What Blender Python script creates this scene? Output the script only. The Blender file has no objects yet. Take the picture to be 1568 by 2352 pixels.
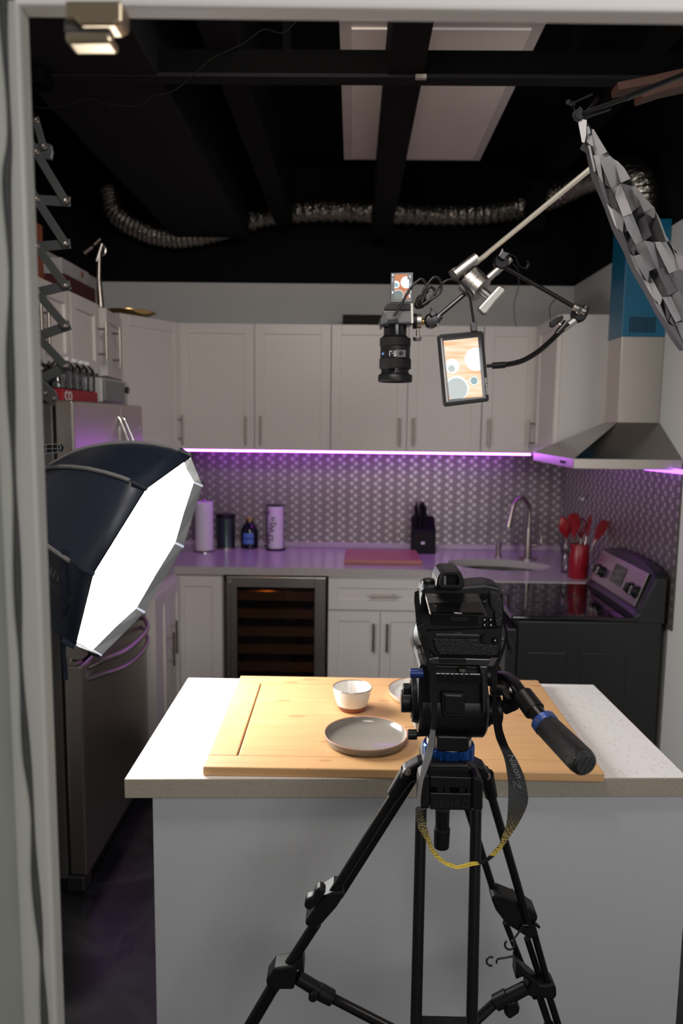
import bpy, bmesh, math, random
from mathutils import Vector, Matrix
V = Vector
R_ = math.radians
PI = math.pi
scene = bpy.context.scene
COL = scene.collection
random.seed(7)

# ------------------------------------------------------------------ camera
EYE = 1.635
FPX = 1700.0
_yaw, _pit, _rol = R_(.8), R_(6.88), R_(.7)
_r0 = V((math.cos(_yaw), math.sin(_yaw), 0))
FWD = V((-math.sin(_yaw), math.cos(_yaw), 0)) * math.cos(_pit) + V((0, 0, -math.sin(_pit)))
_u0 = _r0.cross(FWD)
RGT = math.cos(_rol) * _r0 + math.sin(_rol) * _u0
UPV = math.cos(_rol) * _u0 - math.sin(_rol) * _r0
CAM = V((0, 0, EYE))

def ray(px, py):
    return FWD + RGT * ((px - 784) / FPX) - UPV * ((py - 1176) / FPX)
def at(px, py, Y):            # measured point on the plane y = Y
    d = ray(px, py); return CAM + d * (Y / d.y)
def atz(px, py, Z):           # measured point at height Z
    d = ray(px, py); return CAM + d * ((Z - EYE) / d.z)
def atx(px, py, X):
    d = ray(px, py); return CAM + d * (X / d.x)

cd = bpy.data.cameras.new('camera')
cam = bpy.data.objects.new('camera', cd)
COL.objects.link(cam)
cd.sensor_fit = 'VERTICAL'
cd.sensor_height = 36.0
cd.lens = FPX / 2352 * 36
cd.clip_start = .01
cam.matrix_world = Matrix(((RGT.x, UPV.x, -FWD.x, CAM.x), (RGT.y, UPV.y, -FWD.y, CAM.y), (RGT.z, UPV.z, -FWD.z, CAM.z), (0, 0, 0, 1)))
cd.dof.use_dof = True
cd.dof.focus_distance = 1.24
cd.dof.aperture_fstop = 4.3
cd.dof.aperture_blades = 9
scene.camera = cam

# ------------------------------------------------------------------ materials
def _mat(name):
    m = bpy.data.materials.new(name); m.use_nodes = True
    nt = m.node_tree; b = nt.nodes['Principled BSDF']
    return m, nt, b
def N(nt, t, **kw):
    n = nt.nodes.new(t)
    for k, v in kw.items(): setattr(n, k, v)
    return n
def setc(sock, c): sock.default_value = (c[0], c[1], c[2], 1)
def mathn(nt, op, a, b=None, c=None):
    n = N(nt, 'ShaderNodeMath', operation=op)
    for i, x in enumerate((a, b, c)):
        if x is None: continue
        if isinstance(x, (int, float)): n.inputs[i].default_value = x
        else: nt.links.new(x, n.inputs[i])
    return n.outputs[0]
def mixc(nt, fac, a, b):
    n = N(nt, 'ShaderNodeMix', data_type='RGBA')
    if isinstance(fac, (int, float)): n.inputs[0].default_value = fac
    else: nt.links.new(fac, n.inputs[0])
    for i, x in ((6, a), (7, b)):
        if isinstance(x, tuple): n.inputs[i].default_value = (x[0], x[1], x[2], 1)
        else: nt.links.new(x, n.inputs[i])
    return n.outputs[2]
def plain(name, col, rough=.5, metal=0, var=.06, scale=30, bump=0, bscale=200, spec=None, stretch=None, coat=0):
    m, nt, b = _mat(name)
    tc = N(nt, 'ShaderNodeTexCoord')
    src = tc.outputs['Object']
    if stretch:
        mp = N(nt, 'ShaderNodeMapping'); mp.inputs['Scale'].default_value = stretch
        nt.links.new(src, mp.inputs[0]); src = mp.outputs[0]
    nz = N(nt, 'ShaderNodeTexNoise'); nz.inputs['Scale'].default_value = scale; nz.inputs['Detail'].default_value = 4
    nt.links.new(src, nz.inputs['Vector'])
    lo = tuple(c * (1 - var) for c in col); hi = tuple(min(1, c * (1 + var)) for c in col)
    nt.links.new(mixc(nt, nz.outputs['Fac'], lo, hi), b.inputs['Base Color'])
    b.inputs['Roughness'].default_value = rough
    b.inputs['Metallic'].default_value = metal
    if spec is not None: b.inputs['Specular IOR Level'].default_value = spec
    if coat: b.inputs['Coat Weight'].default_value = coat; b.inputs['Coat Roughness'].default_value = .05
    if bump:
        n2 = N(nt, 'ShaderNodeTexNoise'); n2.inputs['Scale'].default_value = bscale
        nt.links.new(src, n2.inputs['Vector'])
        bp = N(nt, 'ShaderNodeBump'); bp.inputs['Strength'].default_value = bump; bp.inputs['Distance'].default_value = .002
        nt.links.new(n2.outputs['Fac'], bp.inputs['Height']); nt.links.new(bp.outputs[0], b.inputs['Normal'])
    return m
def emis(name, col, s, base=(0, 0, 0)):
    m, nt, b = _mat(name)
    setc(b.inputs['Base Color'], base)
    setc(b.inputs['Emission Color'], col); b.inputs['Emission Strength'].default_value = s
    b.inputs['Roughness'].default_value = .6
    return m

M = {}
M['white_paint'] = plain('white_paint', (.70, .68, .665), .45, var=.03, scale=5)
M['cab'] = plain('cabinet_lacquer', (.72, .68, .655), .38, var=.03, scale=4)
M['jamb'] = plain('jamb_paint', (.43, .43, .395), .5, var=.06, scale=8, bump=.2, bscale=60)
M['header_paint'] = plain('header_paint', (.80, .76, .73), .5, var=.04, scale=8)  # jamb paint made lighter: the stronger light on the header is in the colour
M['caulk'] = plain('dark_weatherstrip', (.045, .045, .043), .8, var=.5, scale=40)
M['black_ceiling'] = plain('black_ceiling_paint', (.006, .006, .0065), .8, var=.3, scale=6, bump=.3, bscale=80, spec=.06)
M['joist'] = plain('black_joist_wood', (.007, .0066, .0066), .8, spec=.08, var=.5, scale=12, stretch=(6, .6, 6), bump=.5, bscale=50)
M['soffit'] = plain('soffit_black', (.010, .010, .0105), .8, spec=.1, var=.15, scale=3)
M['rail'] = plain('rail_black', (.0025, .0025, .0025), .8, var=.2, spec=.03)
M['nickel'] = plain('brushed_nickel', (.42, .38, .34), .32, 1, var=.08, scale=60)
M['steel'] = plain('brushed_steel', (.46, .42, .385), .33, 1, var=.07, scale=10, stretch=(1, 1, 60))
M['hood_steel'] = plain('hood_steel', (.56, .52, .48), .30, 1, var=.06, scale=10, stretch=(1, 1, 40))
M['canopy_steel'] = plain('canopy_steel', (.30, .28, .26), .22, 1, var=.06, scale=10, stretch=(1, 1, 40))  # hood steel darkened: the black ceiling's reflection is put into the colour
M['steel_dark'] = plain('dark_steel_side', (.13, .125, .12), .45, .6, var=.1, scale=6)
M['chrome'] = plain('chrome', (.75, .74, .72), .12, 1, var=.04)
M['castalu'] = plain('cast_aluminium', (.40, .39, .37), .38, 1, var=.12, scale=60, bump=.25, bscale=300)
M['polealu'] = plain('polished_pole', (.95, .92, .80), .32, .8, var=.05)
M['black_plastic'] = plain('black_plastic', (.006, .006, .0065), .42, spec=.32, var=.15, scale=80, bump=.08, bscale=900)
M['black_matte'] = plain('black_rubber', (.005, .005, .0055), .65, spec=.3, var=.2, scale=80)
M['black_gloss'] = plain('black_gloss', (.006, .006, .007), .08, var=.1)
M['black_metal'] = plain('black_anodised_metal', (.007, .007, .0075), .33, .2, spec=.4, var=.1, scale=40)
M['black_leather'] = plain('black_leatherette', (.008, .008, .0085), .42, spec=.4, var=.2, scale=300, bump=.9, bscale=520)
M['grey_metal'] = plain('dark_grey_metal', (.075, .075, .08), .35, .8, var=.08)
M['blue_anod'] = plain('blue_anodised', (.015, .10, .42), .28, .85, var=.1)
M['blue_knob'] = plain('blue_knob', (.015, .035, .16), .35, .3, var=.1)
M['stove'] = plain('stove_black_enamel', (.009, .0105, .0108), .38, var=.2, scale=5)
M['cooktop'] = plain('cooktop_glass', (.006, .006, .007), .06, var=.2, scale=20)
M['red_sil'] = plain('red_silicone', (.30, .007, .018), .35, var=.06)
M['bow_grey'] = plain('scissor_arm_grey', (.055, .060, .063), .45, .3, var=.1)
M['gold'] = plain('gold_metal', (.75, .5, .18), .25, 1)
M['brass'] = plain('brass_latch', (.60, .49, .34), .3, .9, var=.2, scale=20)
M['paper'] = plain('white_paper', (.75, .73, .75), .8, var=.04, bump=.3, bscale=90)
M['knife_block'] = plain('knife_block_black', (.004, .0035, .004), .6, spec=.2)
M['tin_green'] = plain('dark_green_tin', (.10, .15, .14), .25, .9, var=.3, scale=20)
M['bottle_dark'] = plain('dark_glass_bottle', (.008, .009, .016), .12)
M['label_blue'] = plain('blue_label', (.10, .22, .55), .5, var=.25, scale=40)
M['rug_red'] = plain('red_cutting_board', (.45, .17, .15), .5, var=.12, scale=12, stretch=(1, 8, 1))
M['orange_box'] = plain('orange_cardboard', (.30, .085, .035), .7)
M['maroon_box'] = plain('maroon_cardboard', (.07, .008, .012), .7)
M['pale_box'] = plain('pale_printed_box', (.42, .40, .42), .6, var=.35, scale=9)
M['red_box'] = plain('red_carton', (.36, .012, .022), .55, var=.15)
M['white_ink'] = plain('white_print', (.75, .75, .75), .6)
M['grey_ink'] = plain('grey_print', (.42, .44, .48), .6)
M['dim_ink'] = plain('dark_grey_print', (.18, .19, .21), .6)
M['emboss'] = plain('embossed_black', (.010, .010, .0105), .5)
M['softfab'] = plain('softbox_navy_fabric', (.010, .016, .030), .42, var=.35, scale=7, bump=.35, bscale=14)
M['piping'] = plain('grey_piping', (.17, .17, .17), .6, var=.1)
M['silver_fab'] = plain('silver_lining', (.0075, .0075, .008), .7, 0, spec=.08, var=.15, scale=30, bump=.3, bscale=60)
M['grid_fab'] = plain('grid_fabric_grey', (.46, .46, .48), .5, var=.1, scale=60)  # one fabric in three tones: its sheen and shade are in the colours
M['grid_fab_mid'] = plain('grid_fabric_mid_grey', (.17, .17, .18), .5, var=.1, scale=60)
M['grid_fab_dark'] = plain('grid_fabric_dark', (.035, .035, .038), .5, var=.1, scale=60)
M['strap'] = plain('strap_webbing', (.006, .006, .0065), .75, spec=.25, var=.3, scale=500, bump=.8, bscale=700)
M['strap_grey'] = plain('strap_lit_webbing', (.16, .16, .16), .8, var=.3, scale=600, bump=.5, bscale=700)  # same black webbing, lighter where light catches it: painted into the colour
M['orange_wood'] = plain('reddish_wood', (.06, .023, .012), .55, var=.3, scale=8, stretch=(1, 14, 14))
M['blue_film'] = plain('blue_protective_film', (.003, .10, .19), .3, .0, var=.06, scale=6)
M['ledge'] = plain('dark_toe_kick', (.02, .02, .02), .7)
M['vent_grey'] = plain('vent_grey', (.14, .15, .16), .5)
M['mw_white'] = plain('microwave_white', (.50, .50, .49), .4)
M['mw_grey'] = plain('microwave_grey', (.16, .17, .18), .35)
M['bowl_grey'] = plain('grey_glaze', (.215, .195, .17), .16, var=.03, scale=12)
M['terracotta'] = plain('bare_clay_rim', (.42, .22, .14), .7, var=.1)
M['terracotta_dark'] = plain('brown_clay_foot', (.25, .085, .05), .7, var=.1)
M['white_glaze'] = plain('white_glaze', (.74, .72, .68), .18, var=.05, scale=10)
M['blue_glaze'] = plain('pale_blue_glaze', (.50, .56, .56), .2, var=.08, scale=10)
M['edge_paint'] = plain('cabinet_edge_shadow_gap', (.06, .055, .05), .7)
M['purple_led'] = emis('purple_led', (.46, .06, .85), 24)
M['purple_led_w'] = emis('pink_white_led', (.80, .50, 1.0), 8)
M['amber_led'] = emis('amber_led', (1.0, .38, .06), 14)
M['purple_led_soft'] = emis('purple_led_soft', (.45, .12, 1.0), 4)
M['navy_cable'] = plain('navy_cable', (.008, .012, .035), .6)
M['camera_grey'] = plain('camera_grey', (.10, .10, .105), .4, .3)
M['sink_steel'] = plain('sink_steel', (.15, .14, .135), .28, 1, var=.06)
M['casing'] = plain('casing_paint', (.34, .36, .325), .55, var=.06, scale=8)
M['diffuser'] = emis('softbox_diffuser_cloth', (1.0, .985, .95), 24, (.8, .8, .8))

def glassy(name, col, rough=.05, ior=1.45, trans=1.0):
    m, nt, b = _mat(name)
    tc = N(nt, 'ShaderNodeTexCoord'); nz = N(nt, 'ShaderNodeTexNoise'); nz.inputs['Scale'].default_value = 8
    nt.links.new(tc.outputs['Object'], nz.inputs['Vector'])
    nt.links.new(mixc(nt, nz.outputs['Fac'], tuple(c * .95 for c in col), col), b.inputs['Base Color'])
    b.inputs['Roughness'].default_value = rough; b.inputs['IOR'].default_value = ior
    b.inputs['Transmission Weight'].default_value = trans
    return m
M['clear'] = glassy('clear_plastic', (.92, .92, .92))
M['clear_film'] = glassy('troffer_clear', (.9, .9, .9), .3)
def pane(name, tint, gl=.08, rough=.02):
    m = bpy.data.materials.new(name); m.use_nodes = True; nt = m.node_tree; nt.nodes.clear()
    o = N(nt, 'ShaderNodeOutputMaterial'); tr = N(nt, 'ShaderNodeBsdfTransparent'); g = N(nt, 'ShaderNodeBsdfGlossy'); mx = N(nt, 'ShaderNodeMixShader')
    setc(tr.inputs[0], tint); g.inputs['Roughness'].default_value = rough
    fr = N(nt, 'ShaderNodeFresnel'); fr.inputs[0].default_value = 1.45
    nt.links.new(mathn(nt, 'ADD', fr.outputs[0], gl - .04), mx.inputs[0]); nt.links.new(tr.outputs[0], mx.inputs[1]); nt.links.new(g.outputs[0], mx.inputs[2]); nt.links.new(mx.outputs[0], o.inputs[0])
    return m
M['cooler_glass'] = pane('smoked_glass', (.62, .56, .52), .05)
M['clear'] = pane('clear_thin_plastic', (.86, .87, .88), .12, .08)

def mat_wall():                     # white paint up to 2.40 m, matt black paint above it
    m, nt, b = _mat('two_tone_wall_paint')
    tc = N(nt, 'ShaderNodeTexCoord'); sp = N(nt, 'ShaderNodeSeparateXYZ')
    nt.links.new(tc.outputs['Object'], sp.inputs[0])
    f = mathn(nt, 'GREATER_THAN', sp.outputs['Z'], 2.405)
    nz = N(nt, 'ShaderNodeTexNoise'); nz.inputs['Scale'].default_value = 3
    nt.links.new(tc.outputs['Object'], nz.inputs['Vector'])
    w = mixc(nt, nz.outputs['Fac'], (.56, .56, .55), (.62, .61, .60))
    nt.links.new(mixc(nt, f, w, (.0045, .0045, .005)), b.inputs['Base Color'])
    b.inputs['Roughness'].default_value = .8; b.inputs['Specular IOR Level'].default_value = .1
    n2 = N(nt, 'ShaderNodeTexNoise'); n2.inputs['Scale'].default_value = 120
    nt.links.new(tc.outputs['Object'], n2.inputs['Vector'])
    bp = N(nt, 'ShaderNodeBump'); bp.inputs['Strength'].default_value = .15; bp.inputs['Distance'].default_value = .002
    nt.links.new(n2.outputs['Fac'], bp.inputs['Height']); nt.links.new(bp.outputs[0], b.inputs['Normal'])
    return m
M['wall'] = mat_wall()

def mat_mosaic(axis):               # brushed steel mosaic: small squares set chequerwise in pairs of columns, their brushed sheen put into the colour
    m, nt, b = _mat('steel_mosaic_' + axis)
    tc = N(nt, 'ShaderNodeTexCoord'); sp = N(nt, 'ShaderNodeSeparateXYZ')
    nt.links.new(tc.outputs['Object'], sp.inputs[0])
    c = .0228
    u = mathn(nt, 'DIVIDE', mathn(nt, 'ADD', sp.outputs[axis], 10.0), c)
    v = mathn(nt, 'DIVIDE', sp.outputs['Z'], c)
    iu, iv = mathn(nt, 'FLOOR', u), mathn(nt, 'FLOOR', v)
    fu, fv = mathn(nt, 'FRACT', u), mathn(nt, 'FRACT', v)
    m3, m2 = mathn(nt, 'MODULO', iu, 3.0), mathn(nt, 'MODULO', iv, 2.0)
    a0 = mathn(nt, 'MULTIPLY', mathn(nt, 'LESS_THAN', m3, .5), mathn(nt, 'LESS_THAN', m2, .5))
    c1 = mathn(nt, 'MULTIPLY', mathn(nt, 'GREATER_THAN', m3, .5), mathn(nt, 'LESS_THAN', m3, 1.5))
    a1 = mathn(nt, 'MULTIPLY', c1, mathn(nt, 'GREATER_THAN', m2, .5))
    bright = mathn(nt, 'ADD', a0, a1)
    g = mathn(nt, 'MAXIMUM', mathn(nt, 'GREATER_THAN', mathn(nt, 'ABSOLUTE', mathn(nt, 'SUBTRACT', fu, .5)), .46),
              mathn(nt, 'GREATER_THAN', mathn(nt, 'ABSOLUTE', mathn(nt, 'SUBTRACT', fv, .5)), .46))
    nz = N(nt, 'ShaderNodeTexNoise'); nz.inputs['Scale'].default_value = 1.6
    nt.links.new(tc.outputs['Object'], nz.inputs['Vector'])
    dark = mixc(nt, nz.outputs['Fac'], (.24, .22, .21), (.33, .305, .29))
    col = mixc(nt, bright, dark, (.60, .565, .535))
    col = mixc(nt, g, col, (.12, .11, .10))
    nt.links.new(col, b.inputs['Base Color'])
    b.inputs['Metallic'].default_value = .85
    nt.links.new(mathn(nt, 'ADD', mathn(nt, 'MULTIPLY', bright, -.1), .47), b.inputs['Roughness'])
    bp = N(nt, 'ShaderNodeBump'); bp.inputs['Strength'].default_value = .35; bp.inputs['Distance'].default_value = .001
    nt.links.new(mathn(nt, 'SUBTRACT', 1.0, g), bp.inputs['Height']); nt.links.new(bp.outputs[0], b.inputs['Normal'])
    return m
M['mosaic_x'] = mat_mosaic('X')
M['mosaic_y'] = mat_mosaic('Y')

def mat_bamboo(name, along, tint=1.0):
    m, nt, b = _mat(name)
    tc = N(nt, 'ShaderNodeTexCoord'); mp = N(nt, 'ShaderNodeMapping')
    mp.inputs['Scale'].default_value = (1.6, 22, 22) if along == 'X' else (22, 1.6, 22)
    nt.links.new(tc.outputs['Object'], mp.inputs[0])
    nz = N(nt, 'ShaderNodeTexNoise'); nz.inputs['Scale'].default_value = 2.6; nz.inputs['Detail'].default_value = 6
    nt.links.new(mp.outputs[0], nz.inputs['Vector'])
    sp = N(nt, 'ShaderNodeSeparateXYZ'); nt.links.new(tc.outputs['Object'], sp.inputs[0])
    st = mathn(nt, 'FLOOR', mathn(nt, 'MULTIPLY', sp.outputs['Y' if along == 'X' else 'X'], 42))
    wn = N(nt, 'ShaderNodeTexWhiteNoise', noise_dimensions='1D'); nt.links.new(st, wn.inputs['W'])
    c0 = mixc(nt, nz.outputs['Fac'], (.50 * tint, .265 * tint, .105 * tint), (.66 * tint, .415 * tint, .205 * tint))
    c1 = mixc(nt, mathn(nt, 'MULTIPLY', wn.outputs[0], .35), c0, (.58 * tint, .325 * tint, .135 * tint))
    vo = N(nt, 'ShaderNodeTexVoronoi'); vo.inputs['Scale'].default_value = 1.0
    mp2 = N(nt, 'ShaderNodeMapping'); mp2.inputs['Scale'].default_value = (7, 20, 20) if along == 'X' else (20, 7, 20)
    nt.links.new(tc.outputs['Object'], mp2.inputs[0]); nt.links.new(mp2.outputs[0], vo.inputs['Vector'])
    k = mathn(nt, 'LESS_THAN', vo.outputs['Distance'], .14)
    nt.links.new(mixc(nt, mathn(nt, 'MULTIPLY', k, .45), c1, (.36 * tint, .14 * tint, .035 * tint)), b.inputs['Base Color'])
    b.inputs['Roughness'].default_value = .42
    return m
M['bamboo_x'] = mat_bamboo('bamboo_lengthwise', 'X')
M['bamboo_y'] = mat_bamboo('bamboo_crosswise', 'Y', 1.02)

def mat_quartz(name, base, fleck, rough=.25, dens=.10, sc=190):
    m, nt, b = _mat(name)
    tc = N(nt, 'ShaderNodeTexCoord')
    vo = N(nt, 'ShaderNodeTexVoronoi'); vo.inputs['Scale'].default_value = sc
    nt.links.new(tc.outputs['Object'], vo.inputs['Vector'])
    sp = N(nt, 'ShaderNodeSeparateColor'); nt.links.new(vo.outputs['Color'], sp.inputs[0])
    k = mathn(nt, 'MULTIPLY', mathn(nt, 'LESS_THAN', sp.outputs[0], dens), mathn(nt, 'LESS_THAN', vo.outputs['Distance'], .45))
    nz = N(nt, 'ShaderNodeTexNoise'); nz.inputs['Scale'].default_value = 25
    nt.links.new(tc.outputs['Object'], nz.inputs['Vector'])
    c = mixc(nt, nz.outputs['Fac'], tuple(x * .94 for x in base), base)
    nt.links.new(mixc(nt, k, c, fleck), b.inputs['Base Color'])
    b.inputs['Roughness'].default_value = rough
    return m
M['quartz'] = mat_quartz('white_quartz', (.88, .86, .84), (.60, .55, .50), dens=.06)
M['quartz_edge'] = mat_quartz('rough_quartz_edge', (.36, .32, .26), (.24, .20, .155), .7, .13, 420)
M['counter_quartz'] = mat_quartz('grey_quartz', (.52, .48, .48), (.36, .33, .33), .22, .2)

def mat_floor():
    m, nt, b = _mat('dark_sealed_concrete')
    tc = N(nt, 'ShaderNodeTexCoord')
    nz = N(nt, 'ShaderNodeTexNoise'); nz.inputs['Scale'].default_value = 3.5; nz.inputs['Detail'].default_value = 7
    nz.inputs['Distortion'].default_value = .8
    nt.links.new(tc.outputs['Object'], nz.inputs['Vector'])
    cr = N(nt, 'ShaderNodeValToRGB')
    cr.color_ramp.elements[0].position = .42; cr.color_ramp.elements[0].color = (.012, .012, .014, 1)
    cr.color_ramp.elements[1].position = .75; cr.color_ramp.elements[1].color = (.055, .055, .058, 1)
    nt.links.new(nz.outputs['Fac'], cr.inputs[0]); nt.links.new(cr.outputs[0], b.inputs['Base Color'])
    rr = mathn(nt, 'ADD', mathn(nt, 'MULTIPLY', nz.outputs['Fac'], .3), .12)
    nt.links.new(rr, b.inputs['Roughness'])
    return m
M['floor'] = mat_floor()
M['island_paint'] = plain('island_grey_paint', (.50, .515, .53), .55, var=.03, scale=3, bump=.12, bscale=90)

def mat_knurl():
    m, nt, b = _mat('knurled_grip')
    tc = N(nt, 'ShaderNodeTexCoord')
    vo = N(nt, 'ShaderNodeTexVoronoi'); vo.inputs['Scale'].default_value = 520; vo.inputs['Randomness'].default_value = .12
    nt.links.new(tc.outputs['Object'], vo.inputs['Vector']); h = vo.outputs['Distance']
    bp = N(nt, 'ShaderNodeBump'); bp.inputs['Strength'].default_value = .9; bp.inputs['Distance'].default_value = .0015
    nt.links.new(h, bp.inputs['Height']); nt.links.new(bp.outputs[0], b.inputs['Normal'])
    setc(b.inputs['Base Color'], (.016, .016, .017)); b.inputs['Roughness'].default_value = .36
    return m
M['knurl'] = mat_knurl()

def mat_strap_print():              # black lining that turns to yellow halftone low on the loop
    m, nt, b = _mat('strap_yellow_halftone')
    tc = N(nt, 'ShaderNodeTexCoord'); sp = N(nt, 'ShaderNodeSeparateXYZ')
    nt.links.new(tc.outputs['Object'], sp.inputs[0])
    vo = N(nt, 'ShaderNodeTexVoronoi'); vo.inputs['Scale'].default_value = 620; vo.inputs['Randomness'].default_value = .2
    nt.links.new(tc.outputs['Object'], vo.inputs['Vector'])
    # object z is metres above the tripod's foot: pattern grows below 0.93
    g = mathn(nt, 'MULTIPLY', mathn(nt, 'SUBTRACT', 1.118, sp.outputs['Z']), 13.0)
    g = mathn(nt, 'MINIMUM', mathn(nt, 'MAXIMUM', g, 0.0), 1.0)
    k = mathn(nt, 'LESS_THAN', vo.outputs['Distance'], mathn(nt, 'MULTIPLY', g, .62))
    nt.links.new(mixc(nt, k, (.006, .006, .007), (.70, .50, .04)), b.inputs['Base Color'])
    b.inputs['Roughness'].default_value = .65
    return m
M['strap_yellow'] = mat_strap_print()

def mat_duct():
    m, nt, b = _mat('crumpled_foil_duct')
    tc = N(nt, 'ShaderNodeTexCoord'); nz = N(nt, 'ShaderNodeTexNoise'); nz.inputs['Scale'].default_value = 60
    nt.links.new(tc.outputs['Object'], nz.inputs['Vector'])
    nt.links.new(mixc(nt, nz.outputs['Fac'], (.25, .23, .21), (.6, .56, .5)), b.inputs['Base Color'])
    bp = N(nt, 'ShaderNodeBump'); bp.inputs['Strength'].default_value = .8; bp.inputs['Distance'].default_value = .01
    nt.links.new(nz.outputs['Fac'], bp.inputs['Height']); nt.links.new(bp.outputs[0], b.inputs['Normal'])
    b.inputs['Metallic'].default_value = 1; b.inputs['Roughness'].default_value = .3
    return m
M['duct'] = mat_duct()
M['troffer'] = plain('acrylic_troffer_lens', (.88, .80, .76), .5, var=.04, scale=6)
M['troffer_frame'] = plain('troffer_frame', (.62, .57, .55), .5, var=.04, scale=6)
M['s_orange'] = emis('screen_wood', (.80, .28, .12), .75)
M['s_wood2'] = emis('screen_wood_bright', (1.0, .78, .58), 1.15)
def screen_wood():
    m, nt, b = _mat('screen_wood_bright'); tc = N(nt, 'ShaderNodeTexCoord'); mp = N(nt, 'ShaderNodeMapping'); mp.inputs['Scale'].default_value = (6, 1, 60)
    nt.links.new(tc.outputs['Object'], mp.inputs[0]); nz = N(nt, 'ShaderNodeTexNoise'); nz.inputs['Scale'].default_value = 1.4; nt.links.new(mp.outputs[0], nz.inputs['Vector'])
    cr = N(nt, 'ShaderNodeValToRGB'); cr.color_ramp.elements[0].position = .35; cr.color_ramp.elements[0].color = (1.0, .50, .25, 1); cr.color_ramp.elements[1].position = .62; cr.color_ramp.elements[1].color = (1.0, .84, .66, 1)
    nt.links.new(nz.outputs['Fac'], cr.inputs[0]); nt.links.new(cr.outputs[0], b.inputs['Emission Color']); b.inputs['Emission Strength'].default_value = 1.1; setc(b.inputs['Base Color'], (0, 0, 0)); return m
M['s_wood2'] = screen_wood()
M['s_white'] = emis('screen_white', (.80, .95, 1.0), 1.25)
M['s_teal'] = emis('screen_pale_teal', (.42, .62, .64), .8)
M['s_grey'] = emis('screen_grey', (.34, .42, .40), .55)
M['s_lgrey'] = emis('screen_light_grey', (.62, .68, .67), .95)
M['s_black'] = plain('screen_bezel_black', (.004, .004, .005), .12)

# ------------------------------------------------------------------ mesh building
WO = {}
class MB:
    def __init__(s): s.bm = bmesh.new(); s.mi = 0
    def _tag(s, fs):
        for f in fs: f.material_index = s.mi
    def face(s, pts):
        f = s.bm.faces.new([s.bm.verts.new(p) for p in pts]); s._tag([f]); return f
    def hexa(s, p):                 # 8 points: 4 bottom, 4 top in the same order
        v = [s.bm.verts.new(q) for q in p]
        fs = [s.bm.faces.new([v[i] for i in idx]) for idx in ((3, 2, 1, 0), (4, 5, 6, 7), (0, 1, 5, 4), (1, 2, 6, 5), (2, 3, 7, 6), (3, 0, 4, 7))]
        s._tag(fs); return s
    def box(s, x0, x1, y0, y1, z0, z1):
        return s.hexa([(x0, y0, z0), (x1, y0, z0), (x1, y1, z0), (x0, y1, z0), (x0, y0, z1), (x1, y0, z1), (x1, y1, z1), (x0, y1, z1)])
    def prism(s, pts, vec):
        vec = V(vec); a = [s.bm.verts.new(V(p)) for p in pts]; b = [s.bm.verts.new(V(p) + vec) for p in pts]
        n = len(pts)
        fs = [s.bm.faces.new(a[::-1]), s.bm.faces.new(b)]
        for i in range(n): fs.append(s.bm.faces.new([a[i], a[(i + 1) % n], b[(i + 1) % n], b[i]]))
        s._tag(fs); return s
    def rings(s, rings, cap=True, closed=False):
        R = [[s.bm.verts.new(p) for p in r] for r in rings]; n = len(R[0]); fs = []
        rng = range(len(R)) if closed else range(len(R) - 1)
        for j in rng:
            a, b = R[j], R[(j + 1) % len(R)]
            for i in range(n): fs.append(s.bm.faces.new([a[i], a[(i + 1) % n], b[(i + 1) % n], b[i]]))
        if cap and not closed: fs += [s.bm.faces.new(R[0][::-1]), s.bm.faces.new(R[-1])]
        s._tag(fs); return s
    def cyl(s, p0, p1, r0, r1=None, seg=20, cap=True):
        r1 = r0 if r1 is None else r1
        return s.lathe(p0, V(p1) - V(p0), [(0, r0), (1, r1)], seg, cap, norm=False)
    def lathe(s, o, axis, prof, seg=28, cap=True, norm=True):   # prof: (distance along axis, radius)
        o = V(o); ax = V(axis); L = 1 if norm else ax.length; ax = ax.normalized()
        e = ax.orthogonal().normalized(); f = ax.cross(e)
        rs = []
        for t, r in prof:
            c = o + ax * (t * L); r = max(r, 1e-4)
            rs.append([c + (e * math.cos(2 * PI * i / seg) + f * math.sin(2 * PI * i / seg)) * r for i in range(seg)])
        return s.rings(rs, cap)
    def tube(s, pts, r, seg=10, sub=0, closed=False):
        pts = [V(p) for p in pts]
        if sub: pts = spline(pts, sub)
        n = len(pts); rs = []; e = None
        for i, p in enumerate(pts):
            t = (pts[min(i + 1, n - 1)] - pts[max(i - 1, 0)]).normalized()
            e = t.orthogonal().normalized() if e is None else (e - t * e.dot(t)).normalized()
            f = t.cross(e); rr = r(i / (n - 1)) if callable(r) else r
            rs.append([p + (e * math.cos(2 * PI * k / seg) + f * math.sin(2 * PI * k / seg)) * rr for k in range(seg)])
        return s.rings(rs)
    def build(s, name, mat, parent=None, smooth=False, bevel=0, bseg=2, mats=None):
        bm = s.bm
        bmesh.ops.recalc_face_normals(bm, faces=bm.faces)
        me = bpy.data.meshes.new(name)
        off = WO.get(parent.name, V((0, 0, 0))) if parent else V((0, 0, 0))
        if not parent:
            cs = [v.co for v in bm.verts]
            off = V((sum(c.x for c in cs) / len(cs), sum(c.y for c in cs) / len(cs), min(c.z for c in cs)))
        if parent or ORIGIN: bmesh.ops.translate(bm, verts=bm.verts, vec=-off)
        bm.to_mesh(me); bm.free()
        for m in ([mat] + (mats or [])): me.materials.append(M[m] if isinstance(m, str) else m)
        if smooth:
            for p in me.polygons: p.use_smooth = True
            try: me.set_sharp_from_angle(angle=R_(38))
            except Exception: pass
        o = bpy.data.objects.new(name, me); COL.objects.link(o)
        if parent: o.parent = parent
        elif ORIGIN: o.location = off
        WO[o.name] = off.copy() if (parent or ORIGIN) else V((0, 0, 0))
        if bevel:
            md = o.modifiers.new('bevel', 'BEVEL'); md.width = bevel; md.segments = bseg; md.limit_method = 'ANGLE'; md.angle_limit = R_(40)
        return o
ORIGIN = True
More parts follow.
